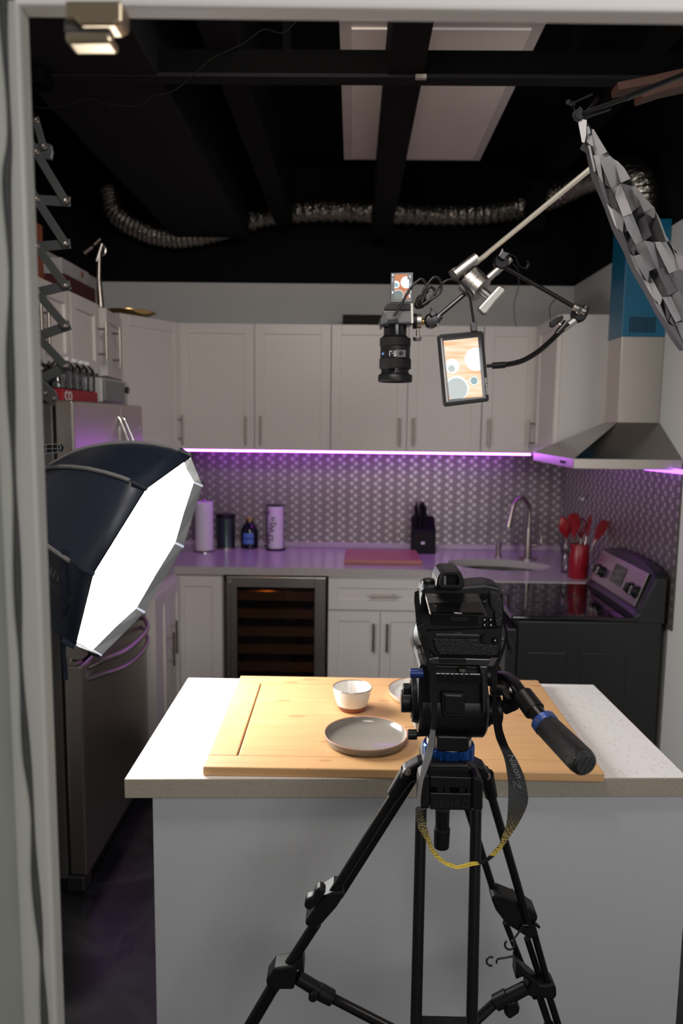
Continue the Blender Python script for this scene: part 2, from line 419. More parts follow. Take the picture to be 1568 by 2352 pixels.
def spline(pts, sub):
    pts = [V(p) for p in pts]; out = []
    for i in range(len(pts) - 1):
        p0 = pts[max(i - 1, 0)]; p1 = pts[i]; p2 = pts[i + 1]; p3 = pts[min(i + 2, len(pts) - 1)]
        for k in range(sub):
            t = k / sub
            out.append(.5 * ((2 * p1) + (p2 - p0) * t + (2 * p0 - 5 * p1 + 4 * p2 - p3) * t * t + (3 * p1 - p0 - 3 * p2 + p3) * t ** 3))
    out.append(pts[-1]); return out
def tag(o, label, cat, group=None):
    o['label'] = label; o['category'] = cat
    if group: o['group'] = group
    return o
def root(name, loc, label, cat, group=None, rot=0, local=False):
    """Empty at the thing's base. local: children are given in the thing's own frame."""
    o = bpy.data.objects.new(name, None); COL.objects.link(o)
    o.empty_display_size = .05
    o.location = V(loc); o.rotation_euler = (0, 0, rot)
    WO[o.name] = V((0, 0, 0)) if local else V(loc)
    return tag(o, label, cat, group)
def struct(o): o['kind'] = 'structure'; return o
def slab(mb, px, Y, d, dy=0):       # measured outline at its own distance, pushed back by its real thickness
    return mb.prism([at(x, y, Y) for x, y in px], (0, d, dy))
def lettering(txt, name, mat, parent, o, ex, ey, size, depth=.0006, shear=0, align='LEFT', space=1.0):
    cu = bpy.data.curves.new(name, 'FONT'); cu.body = txt; cu.size = size; cu.extrude = depth; cu.shear = shear
    cu.align_x = align; cu.space_character = space; cu.resolution_u = 3
    tmp = bpy.data.objects.new(name + '_curve', cu); COL.objects.link(tmp)
    me = bpy.data.meshes.new_from_object(tmp)
    bpy.data.objects.remove(tmp); bpy.data.curves.remove(cu)
    ex = V(ex).normalized(); ey = V(ey); ey = (ey - ex * ey.dot(ex)).normalized(); ez = ex.cross(ey)
    off = WO.get(parent.name, V((0, 0, 0))) if parent else V((0, 0, 0))
    o = V(o) - off
    me.transform(Matrix(((ex.x, ey.x, ez.x, o.x), (ex.y, ey.y, ez.y, o.y), (ex.z, ey.z, ez.z, o.z), (0, 0, 0, 1))))
    me.materials.clear(); me.materials.append(M[mat]); me.name = name
    ob = bpy.data.objects.new(name, me); COL.objects.link(ob)
    if parent: ob.parent = parent
    WO[ob.name] = off
    return ob
def copytree(o, parent=None):
    c = o.copy(); COL.objects.link(c); c.parent = parent if parent else None
    WO[c.name] = WO.get(o.name, V((0, 0, 0)))
    for ch in list(o.children): copytree(ch, c)
    return c
# ================================================================== SETTING
ORIGIN = False
m = MB(); m.box(-1.6, 1.5, -.1, 4.5, -.06, 0); struct(m.build('floor', 'floor'))
m = MB(); m.box(-1.55, 1.45, .75, 4.42, 3.02, 3.1); struct(m.build('ceiling', 'black_ceiling'))
m = MB(); m.box(-1.55, 1.35, 4.26, 4.38, 0, 3.02); wb = struct(m.build('wall_back', 'wall'))
m = MB(); m.box(-1.54, -1.42, .75, 4.26, 0, 3.02); struct(m.build('wall_left', 'wall'))
m = MB(); m.box(1.22, 1.34, .75, 4.26, 0, 3.02); wr = struct(m.build('wall_right', 'wall'))
m = MB(); m.box(-1.10, 1.212, 4.252, 4.26, .90, 1.50); m.build('backsplash', 'mosaic_x', wb)
m = MB(); m.box(1.212, 1.22, 2.745, 4.252, .868, 1.50); m.build('backsplash', 'mosaic_y', wr)
# ceiling framing
for i, (xa, xb, ya, yb, z) in enumerate([(.083, .182, .9, 4.035, 2.60), (-.42, -.33, .9, 4.035, 2.66), (.92, 1.02, .9, 4.035, 2.86)]):
    m = MB(); m.box(xa, xb, ya, yb, z, 3.02)
    if i == 2: m.box(.875, .955, 3.90, 4.035, 2.62, 2.8595)
    struct(m.build('trim_%d' % (i + 1), 'joist'))
m = MB(); m.box(-.955, -.56, .9, 4.035, 2.595, 2.9); struct(m.build('trim_4', 'soffit', bevel=.004))
# doorway the view looks through
d = bpy.data.objects.new('door_1', None); COL.objects.link(d); WO[d.name] = V((0, 0, 0)); d['kind'] = 'structure'
def jambpts(x0, y0, x1, y1): return [(x0, y0), (x1, y0), (x1, y1), (x0, y1)]
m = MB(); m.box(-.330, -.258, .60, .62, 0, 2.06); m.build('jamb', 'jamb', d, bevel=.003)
m = MB(); m.box(-.60, -.285, .50, .598, 0, 2.3); m.build('casing', 'casing', d, bevel=.004)
m = MB()
m.tube([at(x + random.uniform(-1.5, 1.5), y, .5975) for x, y in [(8, -60), (10, 60), (22, 300), (17, 420), (25, 620), (24, 800), (31, 1000), (37, 1200), (44, 1400), (50, 1550), (62, 1720), (75, 1850), (80, 2000), (92, 2150), (99, 2250), (107, 2400)]], lambda q: .0024 + .0010 * math.sin(q * 40), 8, 4); m.build('weatherstrip', 'caulk', d, smooth=True)
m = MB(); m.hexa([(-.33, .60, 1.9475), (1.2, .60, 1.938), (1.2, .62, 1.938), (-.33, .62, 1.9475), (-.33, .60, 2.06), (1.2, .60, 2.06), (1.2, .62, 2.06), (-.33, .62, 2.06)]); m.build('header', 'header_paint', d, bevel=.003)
# latch hanging from the header
L = lambda x, y: at(x, y, .585)
m = MB(); slab(m, [(148, 0), (280, 0), (280, 48), (262, 56), (180, 56), (172, 40), (148, 42)], .585, .02)
lt = m.build('latch', 'brass', d, bevel=.002)
m = MB(); slab(m, [(146, 42), (172, 40), (182, 58), (252, 62), (252, 74), (146, 72)], .592, .012); m.build('keeper', 'steel_dark', lt, bevel=.001)
m = MB(); slab(m, [(145, 72), (252, 70), (258, 96), (150, 97)], .580, .02); m.build('bolt', 'brass', lt, bevel=.003)
ORIGIN = True

# troffer lamps (switched off) above the framing
t = root('ceiling_light', (.24, 2.83, 2.775), 'switched off white fluorescent ceiling panel lamp above the dark joist', 'ceiling light')
m = MB(); m.box(-.055, .535, 2.262, 3.392, 2.775, 2.85); m.build('housing', 'troffer_frame', t)
m = MB(); m.box(-.02, .50, 2.30, 3.355, 2.768, 2.7745); m.build('diffuser', 'troffer', t)
t = root('ceiling_light', (.24, 1.6, 2.775), 'switched off ceiling panel lamp nearer the doorway, mostly behind the frame header', 'ceiling light')
m = MB(); m.box(-.075, .53, 1.02, 2.18, 2.775, 2.85); m.build('housing', 'troffer_frame', t)
m = MB(); m.box(-.04, .495, 1.06, 2.14, 2.768, 2.7745); m.build('diffuser', 'troffer', t)
# studio rail across the ceiling
t = root('ceiling_rail', (0, 2.16, 2.6), 'long black studio rail running across under the ceiling', 'rail')
m = MB(); m.box(-1.41, 1.21, 2.195, 2.205, 2.603, 2.664); m.build('web', 'rail', t)
m = MB(); m.box(-1.41, 1.21, 2.195, 2.245, 2.592, 2.602); m.build('flange', 'soffit', t)
m = MB(); m.box(.16, .19, 2.180, 2.194, 2.585, 2.595); m.build('end_stop', 'nickel', t)
for x in (-1.0, -.2, .6, 1.1):
    m = MB(); m.box(x - .012, x + .012, 2.206, 2.23, 2.603, 3.02); m.build('hanger', 'rail', t)
# wire drooping below the soffit
wp = [(80, 246), (115, 248), (160, 240), (205, 228), (250, 240), (322, 244), (350, 222), (392, 212), (430, 185), (480, 140), (520, 118), (560, 100), (605, 68), (650, 76), (690, 40), (740, 10)]
m = MB(); m.tube([at(x, y, 1.55) for x, y in wp], .0012, 6, 4)
tag(m.build('ceiling_wire', 'rail', smooth=True), 'thin black wire drooping across the dark ceiling at left', 'wire')

# flexible foil duct along the back wall
def duct_mesh(pts, r):
    m = MB(); P = spline([V(p) for p in pts], 14); n = len(P); rs = []; e = None
    for i, p in enumerate(P):
        t = (P[min(i + 1, n - 1)] - P[max(i - 1, 0)]).normalized()
        e = t.orthogonal().normalized() if e is None else (e - t * e.dot(t)).normalized()
        f = t.cross(e); rr = r * (1 if i % 2 else .86) * random.uniform(.985, 1.015)
        rs.append([p + (e * math.cos(2 * PI * k / 20) + f * math.sin(2 * PI * k / 20)) * rr for k in range(20)])
    return m.rings(rs)
DZ = 4.125
m = duct_mesh([(-1.335, DZ, 2.86), (-1.28, DZ, 2.74), (-1.13, DZ, 2.655), (-.96, DZ, 2.625), (-.76, DZ, 2.655), (-.5, DZ, 2.735), (-.2, DZ, 2.765), (.15, DZ, 2.76), (.5, DZ, 2.752), (.80, DZ, 2.775), (1.0, 3.98, 2.80), (1.10, 3.7, 2.80), (1.138, 3.35, 2.72), (1.138, 3.14, 2.60), (1.138, 3.08, 2.45)], .068)
tag(m.build('foil_duct', 'duct', smooth=True), 'crinkled silver flexible exhaust duct snaking below the black ceiling', 'duct')

# ================================================================== CABINETS
def shaker(mb, x0, x1, z0, z1, fr=.052, t=.02):
    g = .0015; x0 += g; x1 -= g; z0 += g; z1 -= g
    f = min(fr, (x1 - x0) * .28, (z1 - z0) * .3)
    mb.box(x0, x0 + f, -t, 0, z0, z1); mb.box(x1 - f, x1, -t, 0, z0, z1)
    mb.box(x0 + f, x1 - f, -t, 0, z0, z0 + f); mb.box(x0 + f, x1 - f, -t, 0, z1 - f, z1)
    mb.box(x0 + f - .001, x1 - f + .001, -t + .010, 0, z0 + f - .001, z1 - f + .001)
def bar_handle(par, x, z, L, vert=True):
    m = MB(); y = -.052
    if vert:
        m.cyl((x, y, z), (x, y, z + L), .0058, seg=12)
        for q in (.16, .84): m.cyl((x, -.02, z + L * q), (x, y, z + L * q), .0045, seg=8)
    else:
        m.cyl((x - L / 2, y, z), (x + L / 2, y, z), .0058, seg=12)
        for q in (-.34, .34): m.cyl((x + L * q, -.02, z), (x + L * q, y, z), .0045, seg=8)
    return m.build('handle', 'nickel', par, smooth=True)
def cabinet(loc, rot, w, h, dep, fronts, label, group, toe=0, name='wall_cabinet', cat='cabinet', depth_pts=None):
    t = root(name, loc, label, cat, group, rot, local=True)
    m = MB()
    if depth_pts: m.prism([(x, y, toe) for x, y in depth_pts], (0, 0, h - toe))
    else: m.box(0, w, 0, dep, toe, h)
    if toe: m.box(.004, w - .004, .06, dep, 0, toe)
    m.build('carcass', 'cab', t)
    for kind, x0, x1, z0, z1, hd in fronts:
        m = MB(); shaker(m, x0, x1, z0, z1)
        o = m.build('drawer' if kind == 'd' else 'door', 'cab', t, bevel=.0012, bseg=1)
        if hd: bar_handle(o, *hd)
    return t
UZ0, UH, UY = 1.485, .655, 3.932
gB = 'white upper cabinets along the back wall'
cabinet((-.912, UY, UZ0), 0, .793, UH, .32, [('o', 0, .3945, 0, UH, (.352, .035, .145)), ('o', .3945, .793, 0, UH, (.43, .035, .145))],
        'white two-door wall cabinet above the paper towel and wine cooler', gB)
cabinet((-.117, UY, UZ0), 0, .787, UH, .32, [('o', 0, .399, 0, UH, (.36, .035, .145)), ('o', .399, .787, 0, UH, (.432, .035, .145))],
        'white two-door wall cabinet behind the overhead camera and knife block', gB)
cabinet((.672, UY, UZ0), 0, .281, UH, .32, [('o', 0, .281, 0, UH, (.035, .035, .145))],
        'narrow white single-door wall cabinet above the sink faucet', gB)
# right end cabinet turned along the right wall (door faces left, end panel faces the doorway)
cabinet((.955, 3.905, UZ0), R_(-90), .42, UH, .255, [('o', .03, .41, 0, UH, (.06, .035, .145))],
        'white wall cabinet on the right wall beside the range hood, blank end panel showing', gB)
# diagonal corner, left
ang = math.atan2(3.932 - 3.585, -.914 + 1.128)
wd = math.hypot(3.932 - 3.585, -.914 + 1.128)
cabinet((-1.128, 3.585, UZ0), ang, wd, UH, .30, [('o', 0, wd, 0, UH, (wd - .035, .035, .145))],
        'white corner wall cabinet set at an angle between fridge and back wall', gB, depth_pts=[(0, 0), (wd, 0), (wd - .04, .2), (.3, .42), (-.02, .2)])
gL = 'short white cabinets above the fridge'
cabinet((-1.08, 2.19, 1.822), R_(90), .63, .288, .33, [('o', 0, .315, 0, .288, (.285, .05, .14)), ('o', .315, .63, 0, .288, (.345, .05, .14))],
        'short white two-door cabinet above the fridge nearest the doorway', gL)
cabinet((-1.08, 2.822, 1.822), R_(90), .312, .288, .33, [('o', 0, .312, 0, .288, (.296, .06, .15))],
        'short white single-door cabinet over the bottled water on the fridge', gL)
k3 = cabinet((-1.078, 3.215, 1.822), R_(97), .352, .288, .27, [('o', 0, .352, 0, .288, (.12, .05, .17))],
        'short white cabinet over the microwave, beside the dark gap', gL)

m = MB(); m.box(-.077, -.008, .02, .30, 0, .286); m.build('filler', 'black_matte', k3)  # black box set in the gap to stand for its shade
# base cabinets
BH = .877
gb = 'white base cabinets'
cabinet((-.885, 3.64, 0), 0, .243, BH, .60, [('o', 0, .243, .10, BH - .01, None)],
        'white plain-door base cabinet left of the wine cooler', gb, toe=.1, name='base_cabinet')
cabinet((-.112, 3.64, 0), 0, .50, BH, .60, [('d', 0, .50, .705, BH - .012, (.275, .785, .145, False)), ('o', 0, .262, .10, .70, (.228, .50, .145)), ('o', .262, .50, .10, .70, (.296, .50, .145))],
        'white base cabinet with one drawer and two doors below the cutting board', gb, toe=.1, name='base_cabinet')
a2 = math.atan2(-.25, .22); w2 = math.hypot(.25, .22)
cabinet((.39, 3.63, 0), a2, w2, BH, .3, [('o', .02, w2 - .02, .10, BH - .012, (.05, .55, .14))],
        'white corner sink base cabinet set at an angle behind the tripod camera', gb, toe=.1, name='base_cabinet', depth_pts=[(0, 0), (w2, 0), (w2, .02), (0, .02)])
cabinet((-.87, 3.135, 0), R_(90), .48, BH, .50, [('o', .0, .225, .10, BH - .012, (.195, .50, .16)), ('o', .225, .47, .10, BH - .012, (.255, .54, .16))],
        'white two-door base cabinet between the fridge and the back corner', gb, toe=.1, name='base_cabinet')

# countertop with its low upstand, one continuous slab around the corner, sink cut out
cpts = [(-1.415, 3.14), (-.895, 3.14), (-.875, 3.61), (.385, 3.618), (.612, 3.378), (1.12, 3.378), (1.205, 3.378), (1.205, 4.25), (-1.415, 4.25)]
t = root('kitchen_countertop', (0, 4.0, .877), 'grey speckled quartz kitchen countertop along the back wall with purple glow', 'countertop')
SC = V((.765, 3.80)); SA = R_(-10)
def sink_pt(a, s=1.0, z=.915):
    # bow-fronted corner basin outline: pointed left and right ends, bulging towards the room
    x = .262 * math.cos(a); y = (.135 if math.sin(a) > 0 else .175) * math.sin(a) * (1 - .12 * math.cos(a) ** 2)
    c, q = math.cos(SA), math.sin(SA)
    return V((SC.x + s * (x * c - y * q), SC.y + s * (x * q + y * c), z))
bm_ = MB()
outer = [V((x, y, .915)) for x, y in cpts]
NS = 40
inner = [sink_pt(2 * PI * i / NS) for i in range(NS)]
ov = [bm_.bm.verts.new(p) for p in outer]; iv = [bm_.bm.verts.new(p) for p in inner]
eds = [bm_.bm.edges.new((ov[i], ov[(i + 1) % len(ov)])) for i in range(len(ov))] + [bm_.bm.edges.new((iv[i], iv[(i + 1) % NS])) for i in range(NS)]
res = bmesh.ops.triangle_fill(bm_.bm, use_beauty=True, edges=eds)
fs = [g for g in res['geom'] if isinstance(g, bmesh.types.BMFace)]
# drop triangles that fell inside the basin
def inside(p):
    c, q = math.cos(-SA), math.sin(-SA); dx, dy = p.x - SC.x, p.y - SC.y
    x = dx * c - dy * q; y = dx * q + dy * c
    return (x / .262) ** 2 + (y / (.135 if y > 0 else .175)) ** 2 < .9
bad = [f for f in bm_.bm.faces if inside(f.calc_center_median())]
bmesh.ops.delete(bm_.bm, geom=bad, context='FACES')
ex = bmesh.ops.extrude_face_region(bm_.bm, geom=list(bm_.bm.faces))
bmesh.ops.translate(bm_.bm, verts=[g for g in ex['geom'] if isinstance(g, bmesh.types.BMVert)], vec=(0, 0, -.038))
bm_.build('slab', 'counter_quartz', t)
m = MB(); m.box(-1.0, 1.208, 4.233, 4.251, .9155, .945); m.build('upstand', 'counter_quartz', t, bevel=.003)
# sink
t = root('kitchen_sink', (SC.x, SC.y, .74), 'stainless steel corner sink bowl below the gooseneck faucet', 'sink')
m = MB()
rs = [[sink_pt(2 * PI * i / NS, 1.02, .8765) for i in range(NS)], [sink_pt(2 * PI * i / NS, .985, .8765) for i in range(NS)], [sink_pt(2 * PI * i / NS, .95, .78) for i in range(NS)],
      [sink_pt(2 * PI * i / NS, .80, .745) for i in range(NS)], [sink_pt(2 * PI * i / NS, .12, .74) for i in range(NS)]]
m.rings(rs, cap=False); m.bm.faces.new([v for v in m.bm.verts][-NS:])
m.build('bowl', 'sink_steel', t, smooth=True)
m = MB(); m.cyl((SC.x, SC.y, .741), (SC.x, SC.y, .7445), .028); m.build('drain', 'chrome', t)

# faucet
fb = V((.955, 3.965, .915))
t = root('kitchen_faucet', fb, 'brushed gooseneck pull-down kitchen faucet standing behind the sink', 'faucet')
m = MB(); m.lathe(fb, (0, 0, 1), [(0, .027), (.006, .027), (.01, .02), (.14, .018), (.17, .015)]); m.build('body', 'nickel', t, smooth=True)
sp_ = [fb + V((0, 0, .16)), fb + V((.0, 0, .25)), fb + V((-.012, -.01, .30)), fb + V((-.05, -.03, .335)), fb + V((-.095, -.05, .305)), fb + V((-.112, -.06, .25))]
m = MB(); m.tube(sp_, .0105, 14, 6); m.build('neck', 'nickel', t, smooth=True)
m = MB(); m.lathe(sp_[-1] + V((.001, 0, .004)), V((-.02, -.01, -.1)), [(0, .0115), (.02, .013), (.06, .019), (.075, .0185)]); m.build('spray_head', 'nickel', t, smooth=True)
m = MB(); m.tube([fb + V((.01, 0, .075)), fb + V((.05, -.005, .078)), fb + V((.068, -.005, .085)), fb + V((.070, 0, .12)), fb + V((.062, 0, .16))], lambda q: .010 - .006 * q, 10, 4); m.build('lever', 'nickel', t, smooth=True)
m = MB(); m.lathe(fb + V((0, 0, .0005)), (0, 0, 1), [(0, .05), (.006, .05), (.007, .03)])
m.build('base_plate', 'nickel', t, smooth=True)
s0 = V((.805, 4.01, .915))
t = root('soap_dispenser', s0, 'small brushed steel soap dispenser pump left of the faucet', 'soap dispenser')
m = MB(); m.lathe(s0, (0, 0, 1), [(0, .021), (.006, .021), (.008, .013), (.045, .012), (.05, .016), (.075, .016), (.08, .01)]); m.build('pump', 'nickel', t, smooth=True)
m = MB(); m.tube([s0 + V((0, 0, .07)), s0 + V((0, -.03, .074)), s0 + V((0, -.05, .066))], .005, 8, 3); m.build('spout', 'nickel', t, smooth=True)

# LED strips
t = root('led_strip', (.03, 3.925, 1.47), 'glowing purple led strip under the back wall cabinets', 'led strip')
m = MB(); m.box(-.912, .94, 3.934, 3.950, 1.476, 1.4845); m.build('channel', 'purple_led', t)
m = MB()
for i in range(120):
    x = -.905 + i * .0154; m.box(x, x + .008, 3.9335, 3.9345, 1.4775, 1.483)
dd = m.build('diodes', 'purple_led_w', t); dd['kind'] = 'stuff'
t = root('led_strip', (1.2, 2.82, 1.46), 'purple led strip under the range hood edge by the right wall', 'led strip')
m = MB(); m.hexa([at(1472, 1071, 2.95), at(1480, 1080, 2.93), atx(1580, 1091, 1.205), atx(1580, 1084, 1.205)] + [p + V((0, .012, .006)) for p in (at(1472, 1071, 2.95), at(1480, 1080, 2.93), atx(1580, 1091, 1.205), atx(1580, 1084, 1.205))])
m.build('channel', 'purple_led_soft', t)

# ================================================================== WINE COOLER
WX0, WX1, WY = -.632, -.114, 3.615
t = root('wine_cooler', (-.373, WY + .3, 0), 'steel framed wine cooler with wooden shelves under the counter', 'wine cooler')
m = MB(); m.box(WX0, WX1, WY + .03, WY + .05, .02, .877)
m.box(WX0, WX0 + .02, WY + .05, 4.2, .02, .87); m.box(WX1 - .02, WX1, WY + .05, 4.2, .02, .87)
m.box(WX0, WX1, 4.2, 4.24, .02, .87); m.box(WX0 + .02, WX1 - .02, WY + .05, 4.2, .02, .05); m.box(WX0 + .02, WX1 - .02, WY + .05, 4.2, .85, .87)
# opening in the front plate is hidden by the door frame: use a frame instead of a plate
bmesh.ops.delete(m.bm, geom=list(m.bm.verts)[:8], context='VERTS')
m.build('case', 'black_matte', t)
m = MB()
a, b, c_, d_ = WX0 + .012, WX1 - .010, .06, .868
for x0, x1, z0, z1 in ((a, a + .052, c_, d_), (b - .055, b, c_, d_), (a + .052, b - .055, d_ - .052, d_), (a + .052, b - .055, c_, c_ + .06)):
    m.box(x0, x1, WY - .005, WY + .035, z0, z1)
dr = m.build('door', 'steel', t, bevel=.002)
m = MB(); m.box(a + .008, a + .022, WY - .022, WY - .006, .10, .845); m.build('handle', 'nickel', dr, bevel=.003)
m = MB(); m.box(a + .052, b - .055, WY + .010, WY + .016, c_ + .06, d_ - .052); m.build('glass', 'cooler_glass', dr)
M['shelf_wood'] = plain('dark_shelf_wood', (.30, .18, .12), .6, var=.2, scale=10, stretch=(1, 8, 8))
for i in range(8):
    z = .785 - i * .0925
    m = MB(); m.box(a + .05, b - .053, WY + .04, WY + .06, z - .048, z); m.box(a + .05, b - .053, WY + .06, 4.15, z - .048, z - .040)
    m.build('shelf', 'shelf_wood', t, bevel=.002)
m = MB(); m.box(-.45, -.40, WY + .05, WY + .08, .805, .812); m.build('lamp', 'amber_led', t)
# bottles lying on the cooler's shelves
for i, (x, k) in enumerate([(-.52, 0), (-.44, 0), (-.36, 1), (-.28, 1), (-.50, 2), (-.26, 2), (-.30, 3), (-.52, 4), (-.44, 4)]):
    z = .785 - .0925 * (k + 1) - .040 + .018 + .0
    o = MB().lathe((x, WY + .10, z + .0), (0, 1, 0), [(0, .010), (.004, .014), (.07, .014), (.10, .017), (.3, .0175), (.305, .01)], 14)
    tag(o.build('wine_bottle', 'bottle_dark', smooth=True), 'dark wine bottle lying on a shelf inside the wine cooler', 'wine bottle', 'bottles in the wine cooler')

# ================================================================== REFRIGERATOR
FX, FY0, FY1, FT = -.885, 2.352, 3.125, 1.695
t = root('refrigerator', (-1.15, 2.74, 0), 'stainless french door refrigerator with bottom freezer at the left wall', 'refrigerator')
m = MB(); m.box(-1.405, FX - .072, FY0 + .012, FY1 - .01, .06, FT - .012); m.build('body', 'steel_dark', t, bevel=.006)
m = MB(); m.box(-1.38, FX - .03, FY0 + .03, FY1 - .03, .012, .058); m.build('toe_grille', 'black_matte', t)
m = MB(); m.box(FX - .07, FX - .062, FY0 + .016, FY1 - .016, .07, FT - .02); m.build('gasket', 'black_matte', t)
DS = 2.835
for y0, y1 in ((FY0, DS - .002), (DS + .002, FY1)):
    m = MB(); m.box(FX - .06, FX, y0, y1, .842, FT); o = m.build('door', 'steel', t, bevel=.008, bseg=3)
    s = -1 if y0 < 2.5 else 1
    yy = DS + s * .028
    hm = MB(); hm.tube([(FX + .002, yy, 1.60), (FX + .0025, yy, 1.61), (FX + .002, yy, 1.35)], .004, 8); hm.tube([(FX - .002, yy, 1.645), (FX + .012, yy, 1.62), (FX + .056, yy + s * .006, 1.48), (FX + .06, yy + s * .016, 1.25), (FX + .056, yy + s * .01, 1.0), (FX + .045, yy, .93), (FX, yy, .94)], .0062, 10, 5)
    hm.build('handle', 'chrome', o, smooth=True)
m = MB(); m.box(FX - .06, FX, FY0, FY1, .085, .828); fd = m.build('freezer_drawer', 'steel', t, bevel=.008, bseg=3)
m = MB()
hp = [(FX - .005, FY0 + .06, .800), (FX + .03, FY0 + .13, .805), (FX + .066, 2.60, .80), (FX + .078, 2.74, .80), (FX + .066, 2.90, .80), (FX + .03, FY1 - .12, .805), (FX - .005, FY1 - .05, .800)]
m.tube(hp, .010, 10, 6); m.tube([(x + .0, y, z - .040 - .02 * math.sin(PI * i / 6)) for i, (x, y, z) in enumerate(hp)], .008, 10, 6)
m.build('handle', 'steel', fd, smooth=True)
m = MB(); m.box(FX - .058, FX - .015, FY0 - .004, FY0 + .05, .828, .842); m.cyl((FX - .04, FY0 + .005, .835), (FX - .04, FY0 + .005, .856), .011); m.build('hinge', 'nickel', t)
m = MB(); m.box(FX - .075, FX - .012, FY0 + .002, FY0 + .07, .02, .082); m.build('foot_cover', 'grey_metal', t, bevel=.008)
m = MB(); m.cyl((FX, 3.075, 1.60), (FX + .002, 3.075, 1.60), .012); m.build('badge', 'mw_white', t)

# things on top of the fridge
def boxobj(name, mat, b, label, cat, group=None, bevel=.003):
    m = MB(); m.box(*b); return tag(m.build(name, mat, bevel=bevel), label, cat, group)
bx = root('drink_carton', (-1.03, 2.66, FT), 'red cardboard carton on top of the fridge under the water bottles', 'carton')
m = MB(); m.box(-1.22, -.97, 2.49, 2.83, FT + .001, FT + .042); bo = m.build('tray', 'red_box', bx, bevel=.003)
lettering('co', 'lettering', 'white_ink', bx, (-.9688, 2.50, FT + .003), (0, 1, 0), (0, 0, 1), .07)
k = 0
BT = 'clear plastic water bottle standing in the red carton on the fridge'
for yy in (2.53, 2.60, 2.67, 2.74, 2.80):
    for xx in (-1.0, -1.07, -1.14):
        b0 = (xx, yy, FT + .043)
        if k == 0:
            w0 = root('water_bottle', b0, BT, 'water bottle', 'water bottles in the red carton')
            m = MB(); m.lathe(b0, (0, 0, 1), [(0, .028), (.004, .031), (.03, .0295), (.034, .031), (.06, .031), (.08, .026), (.095, .012), (.098, .012)], 16)
            m.build('bottle', 'clear', w0, smooth=True)
            m = MB(); m.lathe((b0[0], b0[1], b0[2] + .0985), (0, 0, 1), [(0, .0125), (.012, .0125)], 14); m.build('cap', 'paper', w0, smooth=True)
        else:
            c = copytree(w0); c.location = b0
        k += 1
t = root('microwave', (-1.12, 3.14, FT), 'small grey and white microwave on top of the fridge', 'microwave')
m = MB(); m.box(-1.36, -1.0, 2.97, 3.31, FT + .008, FT + .108); m.build('case', 'mw_white', t, bevel=.008)
m = MB(); m.box(-.999, -.99, 2.98, 3.235, FT + .014, FT + .100); m.build('door', 'mw_grey', t, bevel=.006)
m = MB(); m.cyl((-.999, 3.272, FT + .070), (-.985, 3.272, FT + .070), .014); m.build('dial', 'grey_metal', t)
t = root('black_canister', (-1.06, 2.44, FT), 'black canister with a silver band on top of the fridge', 'canister')
m = MB(); m.lathe((-1.06, 2.44, FT + .001), (0, 0, 1), [(0, .055), (.06, .058), (.075, .045), (.09, .045), (.10, .05)]); m.build('body', 'black_gloss', t, smooth=True)
m = MB(); m.lathe((-1.06, 2.44, FT + .1015), (0, 0, 1), [(0, .046), (.007, .046)]); m.build('band', 'chrome', t, smooth=True)
m = MB(); m.lathe((-1.06, 2.44, FT + .109), (0, 0, 1), [(0, .047), (.012, .045), (.014, .03)]); m.build('lid', 'black_plastic', t, smooth=True)
# things on the cabinets
boxobj('cardboard_box', 'orange_box', (-1.40, -1.20, 2.42, 2.93, 2.1115, 2.37), 'tall orange-brown cardboard box on the left cabinets', 'box')
boxobj('cardboard_box', 'maroon_box', (-1.39, -1.13, 2.96, 3.30, 2.1115, 2.20), 'flat dark maroon box on the left cabinets', 'box')
t = root('printed_box', (-1.26, 3.13, 2.2005), 'pale printed product box stacked on the dark maroon box', 'box')
m = MB(); m.box(-1.39, -1.15, 2.98, 3.28, 2.2012, 2.265); m.build('carton', 'pale_box', t, bevel=.002)
m = MB(); m.cyl((-1.149, 3.2, 2.24), (-1.148, 3.2, 2.24), .014); m.build('sticker', 'orange_box', t)
t = root('gold_tray', (-1.08, 3.66, 2.141), 'shiny round gold tray on the corner wall cabinet', 'tray')
m = MB(); m.lathe((-1.12, 3.74, 2.1415), (0, 0, 1), [(0, .08), (.004, .09), (.022, .135), (.024, .135), (.010, .09), (.008, .01)], 32, cap=True); m.build('tray', 'gold', t, smooth=True)
boxobj('storage_box', 'black_matte', (-.063, .144, 4.02, 4.2, 2.1415, 2.205), 'low black box on top of the middle wall cabinet', 'box')
# lamp arm standing on the left cabinets
t = root('lamp_arm', (-1.13, 3.36, 2.11), 'slim silver lamp arm with a clamp standing on the left cabinets', 'lamp arm')
A = lambda x, y: at(x, y, 3.25)
m = MB(); m.cyl(at(232, 706, 3.25), at(227, 640, 3.25), .014, .011); m.cyl(at(227, 640, 3.25), at(228, 580, 3.25), .008); m.build('post', 'nickel', t, smooth=True)
m = MB(); m.cyl(A(193, 581), A(212, 566), .008); m.cyl(A(216, 562), A(230, 548), .006); m.cyl(A(222, 600), A(234, 560), .009); m.tube([A(234, 562), A(242, 570), A(240, 583), A(230, 586)], .005, 8, 3); m.build('clamp', 'nickel', t, smooth=True)

